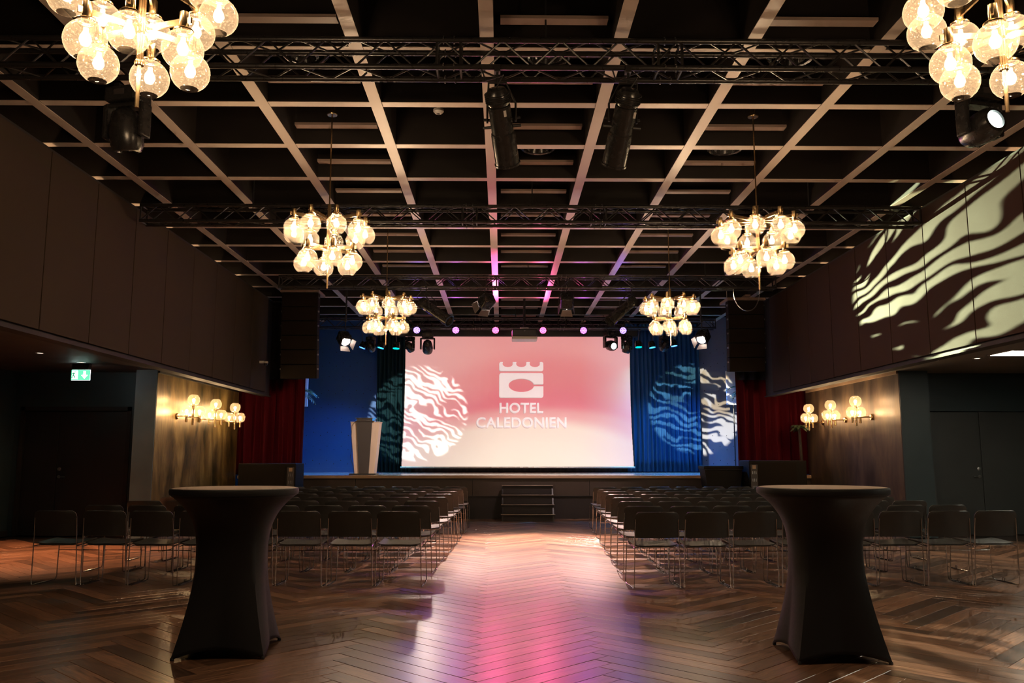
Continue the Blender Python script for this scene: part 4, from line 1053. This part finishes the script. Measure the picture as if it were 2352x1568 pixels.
# fresnels with barn doors
def fresnel(pos, tgt, label, lit, col, watts, zclamp, dm=None, deg=50):
    t = thing('fresnel_spotlight', pos, label, 'spotlight', 'fresnel spotlights with barn doors')
    d = (Vector(tgt) - Vector(pos)).normalized(); q = d.to_track_quat('Z', 'Y').to_matrix().to_4x4()
    MB().bev((0, 0, -0.08), (0.24, 0.24, 0.26), 0.03, None).build('housing', M_housing, t, rot=q.to_euler())
    lens = emit_mat('lit fresnel lens', col, 26.0, False) if lit else M_lensdark
    MB().lathe([(0.0, 0.075), (0.06, 0.068), (0.10, 0.052), (0.105, 0.04)], 20, q).build('lens', lens, t, smooth=True)
    for k in range(4):
        a = k*PI/2; R = q @ Matrix.Rotation(a, 4, 'Z') @ Matrix.Translation((0, 0.12, 0.055)) @ Matrix.Rotation(-0.3, 4, 'X') @ Matrix.Scale(0.8, 4)
        bd = MB(); bd.add([R @ Vector(p) for p in ((-0.11,0,0),(0.11,0,0),(0.15,0,0.17),(-0.15,0,0.17),(-0.11,0.004,0),(0.11,0.004,0),(0.15,0.004,0.17),(-0.15,0.004,0.17))],
               [(0,3,2,1),(4,5,6,7),(0,1,5,4),(1,2,6,5),(2,3,7,6),(3,0,4,7)])
        bd.build('barn_door', dm or M_housing, t)
    y = MB(); sx = (q.to_3x3() @ Vector((1, 0, 0))) * 0.145; y.tube([sx, sx + Vector((0, 0, 0.12)), Vector((0, 0, 0.2)), -sx + Vector((0, 0, 0.12)), -sx], 0.009, 6)
    clamp(y, 0, 0, 0.19, zclamp - pos[2]); y.build('yoke', M_blackmetal, t)
    if lit:
        sp = spot('lamp', (0, 0, 0), (0, 0, -1), col, watts, deg, 0.7, 0.09)
        sp.parent = t; sp.location = d*0.09; sp.rotation_euler = d.to_track_quat('-Z', 'Y').to_euler()
    return t
M_barn = mat('grey painted barn door', (0.12, 0.10, 0.10), 0.5)
fresnel((-0.33, 16.31, 4.28), (-2.9, 19.9, 1.5), 'fresnel spotlight with barn doors left of the projector pole', True, (1.0, 0.80, 0.66), 620, 4.6, M_barn, 26)
fresnel((1.26, 16.31, 4.28), (1.3, 20.2, 0.94), 'fresnel spotlight with barn doors right of the projector pole', True, (1.0, 0.74, 0.74), 480, 4.6, M_barn, 60)
for nm, x, tx in (('left', -3.42, -1.4), ('right', 4.40, 2.4)):
    bar = thing('hanging_bar', (x, 18.55, 4.0), 'black hanging pipe for the lit fresnel at the %s of the stage' % nm, 'pipe')
    MB().tube([(0, 0, 0.32), (0, 0, 1.45)], 0.02, 8).build('pipe', M_blackmetal, bar)
    MB().tube([(-0.3, 0, 0.32), (0.3, 0, 0.32)], 0.02, 8).build('crossbar', M_blackmetal, bar)
fresnel((-3.42, 18.5, 3.86), (-0.8, 15.0, 0.0), 'lit fresnel spotlight with open barn doors high at the left stage corner', True, (1.0, 0.86, 0.66), 260, 4.32, M_barn, 34)
fresnel((4.40, 18.5, 3.92), (1.6, 15.0, 0.0), 'lit fresnel spotlight with open barn doors high at the right stage corner', True, (1.0, 0.86, 0.66), 260, 4.32, M_barn, 34)

# beams thrown by the spotlights built above, plus two added floor lights
Lp = spot('profile_beam_left', (0.05, 7.26, 3.85), (-2.05, 21.6, 2.44), (1.0, 0.97, 0.86), 20000, 9.7, 0.15, 0.02)
gobo(Lp, 92.0, 0.50, 1.4, 0.46, 0.70, 0.4, 1.25)
Rp = spot('profile_beam_right', (0.985, 7.26, 3.85), (5.1, 22.6, 2.6), (1.0, 0.96, 0.76), 26000, 8.8, 0.15, 0.02)
gobo(Rp, 84.0, 0.30, 1.2, 0.40, 0.62, 1.7, 1.4)
Wp = spot('moving_head_beam', (2.80, 20.72, 4.08), (5.88, 10.8, 3.88), (0.93, 1.0, 0.56), 36000, 15, 0.2, 0.02)
gobo(Wp, 38.0, -0.45, 1.2, 0.60, 0.74, 7.9, 1.25, 0.0)
Ap = spot('aisle_strip_fill', (-1.80, 20.80, 3.80), (0.05, 8.0, 0.0), (1.0, 0.80, 0.68), 150, 11, 0.9, 0.08)  # added light without a lit lamp: lays the pale strip along the aisle
Fp = spot('right_floor_fill', (4.10, 6.72, 4.05), (3.6, 5.6, 0.0), (1.0, 0.93, 0.72), 700, 46, 0.7, 0.03)  # added pool on the right floor, aimed apart from the head's lens
gobo(Fp, 9.0, 0.6, 1.0, 0.35, 0.75, 4.1, 0.9, 0.1)
spot('aisle_beam_left', (-0.88, 15.78, 3.78), (0.70, 13.2, 0), (1.0, 0.70, 0.57), 3300, 64, 0.9, 0.04)
spot('aisle_beam_right', (1.94, 15.78, 3.77), (0.40, 13.2, 0), (1.0, 0.64, 0.54), 3000, 64, 0.9, 0.04)

# ------------------------------------------------------------------ exit sign, aisle lamps, dome camera
ex = thing('exit_sign', (-6.66, 13.5, 2.80), 'green lit exit sign with white running figure and down arrow', 'sign')
M_exit = emit_mat('lit green sign face', (0.12, 0.66, 0.36), 1.6); M_exitw = emit_mat('lit white pictogram', (0.80, 1.0, 0.97), 7.0)
MB().bev((0, 0.05, -0.05), (0.27, 0.09, 0.09), 0.008).build('housing', M_blackp, ex)
MB().b6(-0.145, 0.145, 0.02, 0.035, -0.262, -0.10).build('sign_panel', M_exit, ex)
MB().b6(-0.147, 0.147, 0.036, 0.04, -0.264, -0.098).build('back_plate', M_exitw, ex)
Tz = Matrix(((1,0,0,0),(0,0,-1,0),(0,1,0,0),(0,0,0,1)))
def pic(poly, name, ox): MB().prism([(x + ox, z - 0.181) for x, z in poly], -0.0195, -0.0145, Tz).build(name, M_exitw, ex)
pic([(-0.02,0.06),(0.02,0.06),(0.02,0.0),(0.05,0.0),(0.0,-0.06),(-0.05,0.0),(-0.02,0.0)], 'arrow', 0.065)
pic([(-0.045,-0.065),(0.045,-0.065),(0.045,0.068),(-0.045,0.068)], 'doorway', -0.085)
M_exg = emit_mat('green pictogram', (0.06, 0.42, 0.2), 1.0, False)
MB().prism([(x - 0.088, z - 0.181) for x, z in ((-0.03,-0.055),(-0.018,-0.055),(-0.006,-0.02),(0.012,-0.03),(0.02,-0.055),(0.032,-0.052),(0.022,-0.016),(0.006,-0.004),(0.012,0.018),(0.03,0.006),(0.034,0.014),(0.012,0.034),(-0.012,0.032),(-0.032,0.012),(-0.026,0.006),(-0.008,0.02),(-0.014,-0.008))], -0.0135, -0.0085, Tz @ Matrix.Translation((0, 0, 0.034))).build('running_figure', M_exg, ex)
MB().lathe([(0.0, 0), (0.009, 0), (0.009, 0.004), (0, 0.004)], 12, Matrix.Translation((-0.082, 0.012, -0.133)) @ Matrix.Rotation(PI/2, 4, 'X')).build('figure_head', M_exg, ex)

def downlight(x, y, label, col, watts, deg, es=6.0, tgt=None):
    t = thing('downlight', (x, y, 2.80), label, 'ceiling lamp', 'recessed aisle downlights')
    MB().lathe([(0.065, 0.0), (0.068, -0.006), (0.05, -0.008), (0.045, -0.002)], 20).build('trim_ring', M_steel, t, smooth=True)
    MB().lathe([(0.0, -0.003), (0.046, -0.003)], 16).build('lens', emit_mat('downlight lens %g' % es, (1.0, 0.8, 0.6), es, False), t)
    sp = spot('lamp', (0, 0, -0.02), (0, 0, -1), col, watts, deg, 0.6, 0.04); sp.parent = t
    if tgt: sp.rotation_euler = (Vector(tgt) - Vector((x, y, 2.72))).to_track_quat('-Z', 'Y').to_euler()
downlight(-6.55, 12.1, 'recessed downlight in the left aisle ceiling, nearer the camera', (1.0, 0.46, 0.23), 700, 96, 3.0)
downlight(-6.55, 13.3, 'recessed downlight in the left aisle ceiling, beside the exit sign', (1.0, 0.6, 0.36), 8, 78, 2.0)
downlight(7.12, 12.6, 'recessed downlight in the right aisle ceiling beyond the light panel', (1.0, 0.78, 0.55), 60, 90, 5.0)
downlight(6.62, 12.9, 'recessed downlight in the right aisle ceiling at the pier corner', (1.0, 0.8, 0.6), 12, 90, 5.0)
for k, (y, lab) in enumerate(((11.9, 'white light panel in the right aisle ceiling, the one in view'), (8.6, 'white light panel in the right aisle ceiling, middle of three'), (5.2, 'white light panel in the right aisle ceiling, nearest the entrance'))):
    lp = thing('ceiling_light_panel', (7.6, y, 2.80), lab, 'ceiling lamp', 'right aisle light panels')
    MB().b6(-0.56, 0.56, -0.30, 0.30, -0.012, 0.0).build('frame', M_white, lp)
    MB().b6(-0.53, 0.53, -0.27, 0.27, -0.016, -0.0125).build('diffuser', emit_mat('panel diffuser', (1.0, 0.94, 0.74), 22.0), lp)
dc = thing('dome_camera', (XL + 0.0, 18.0, 3.30), 'small dome security camera on the far left wall panel', 'camera')
MB().b6(0, 0.10, -0.03, 0.03, 0.0, 0.05).build('bracket', M_white, dc)
MB().lathe([(0.05, 0.02), (0.055, -0.02), (0.0, -0.02)], 16, Matrix.Translation((0.13, 0, 0.02)), cap0=True).build('housing', M_white, dc, smooth=True)
MB().lathe([(0.045, -0.02), (0.038, -0.05), (0.02, -0.068), (0, -0.073)], 16, Matrix.Translation((0.13, 0, 0.02))).build('dome', M_lensdark, dc, smooth=True)

# loose cable hanging off the far truss
hc = thing('hanging_cable', (4.75, 16.2, 4.57), 'pale cable loop hanging from the right end of the far truss', 'cable')
pts = []
for k in range(17):
    a = PI*k/16; pts.append((-0.26*math.cos(a), 0.02*math.sin(3*a), 0.06 - 0.50*math.sin(a)**0.8))
MB().tube(pts, 0.009, 6).build('loop', M_steel, hc, smooth=True)
for s_ in (-1, 1): MB().bev((s_*0.26, 0, 0.03), (0.05, 0.07, 0.06), 0.01).build('tie', M_blackp, hc)
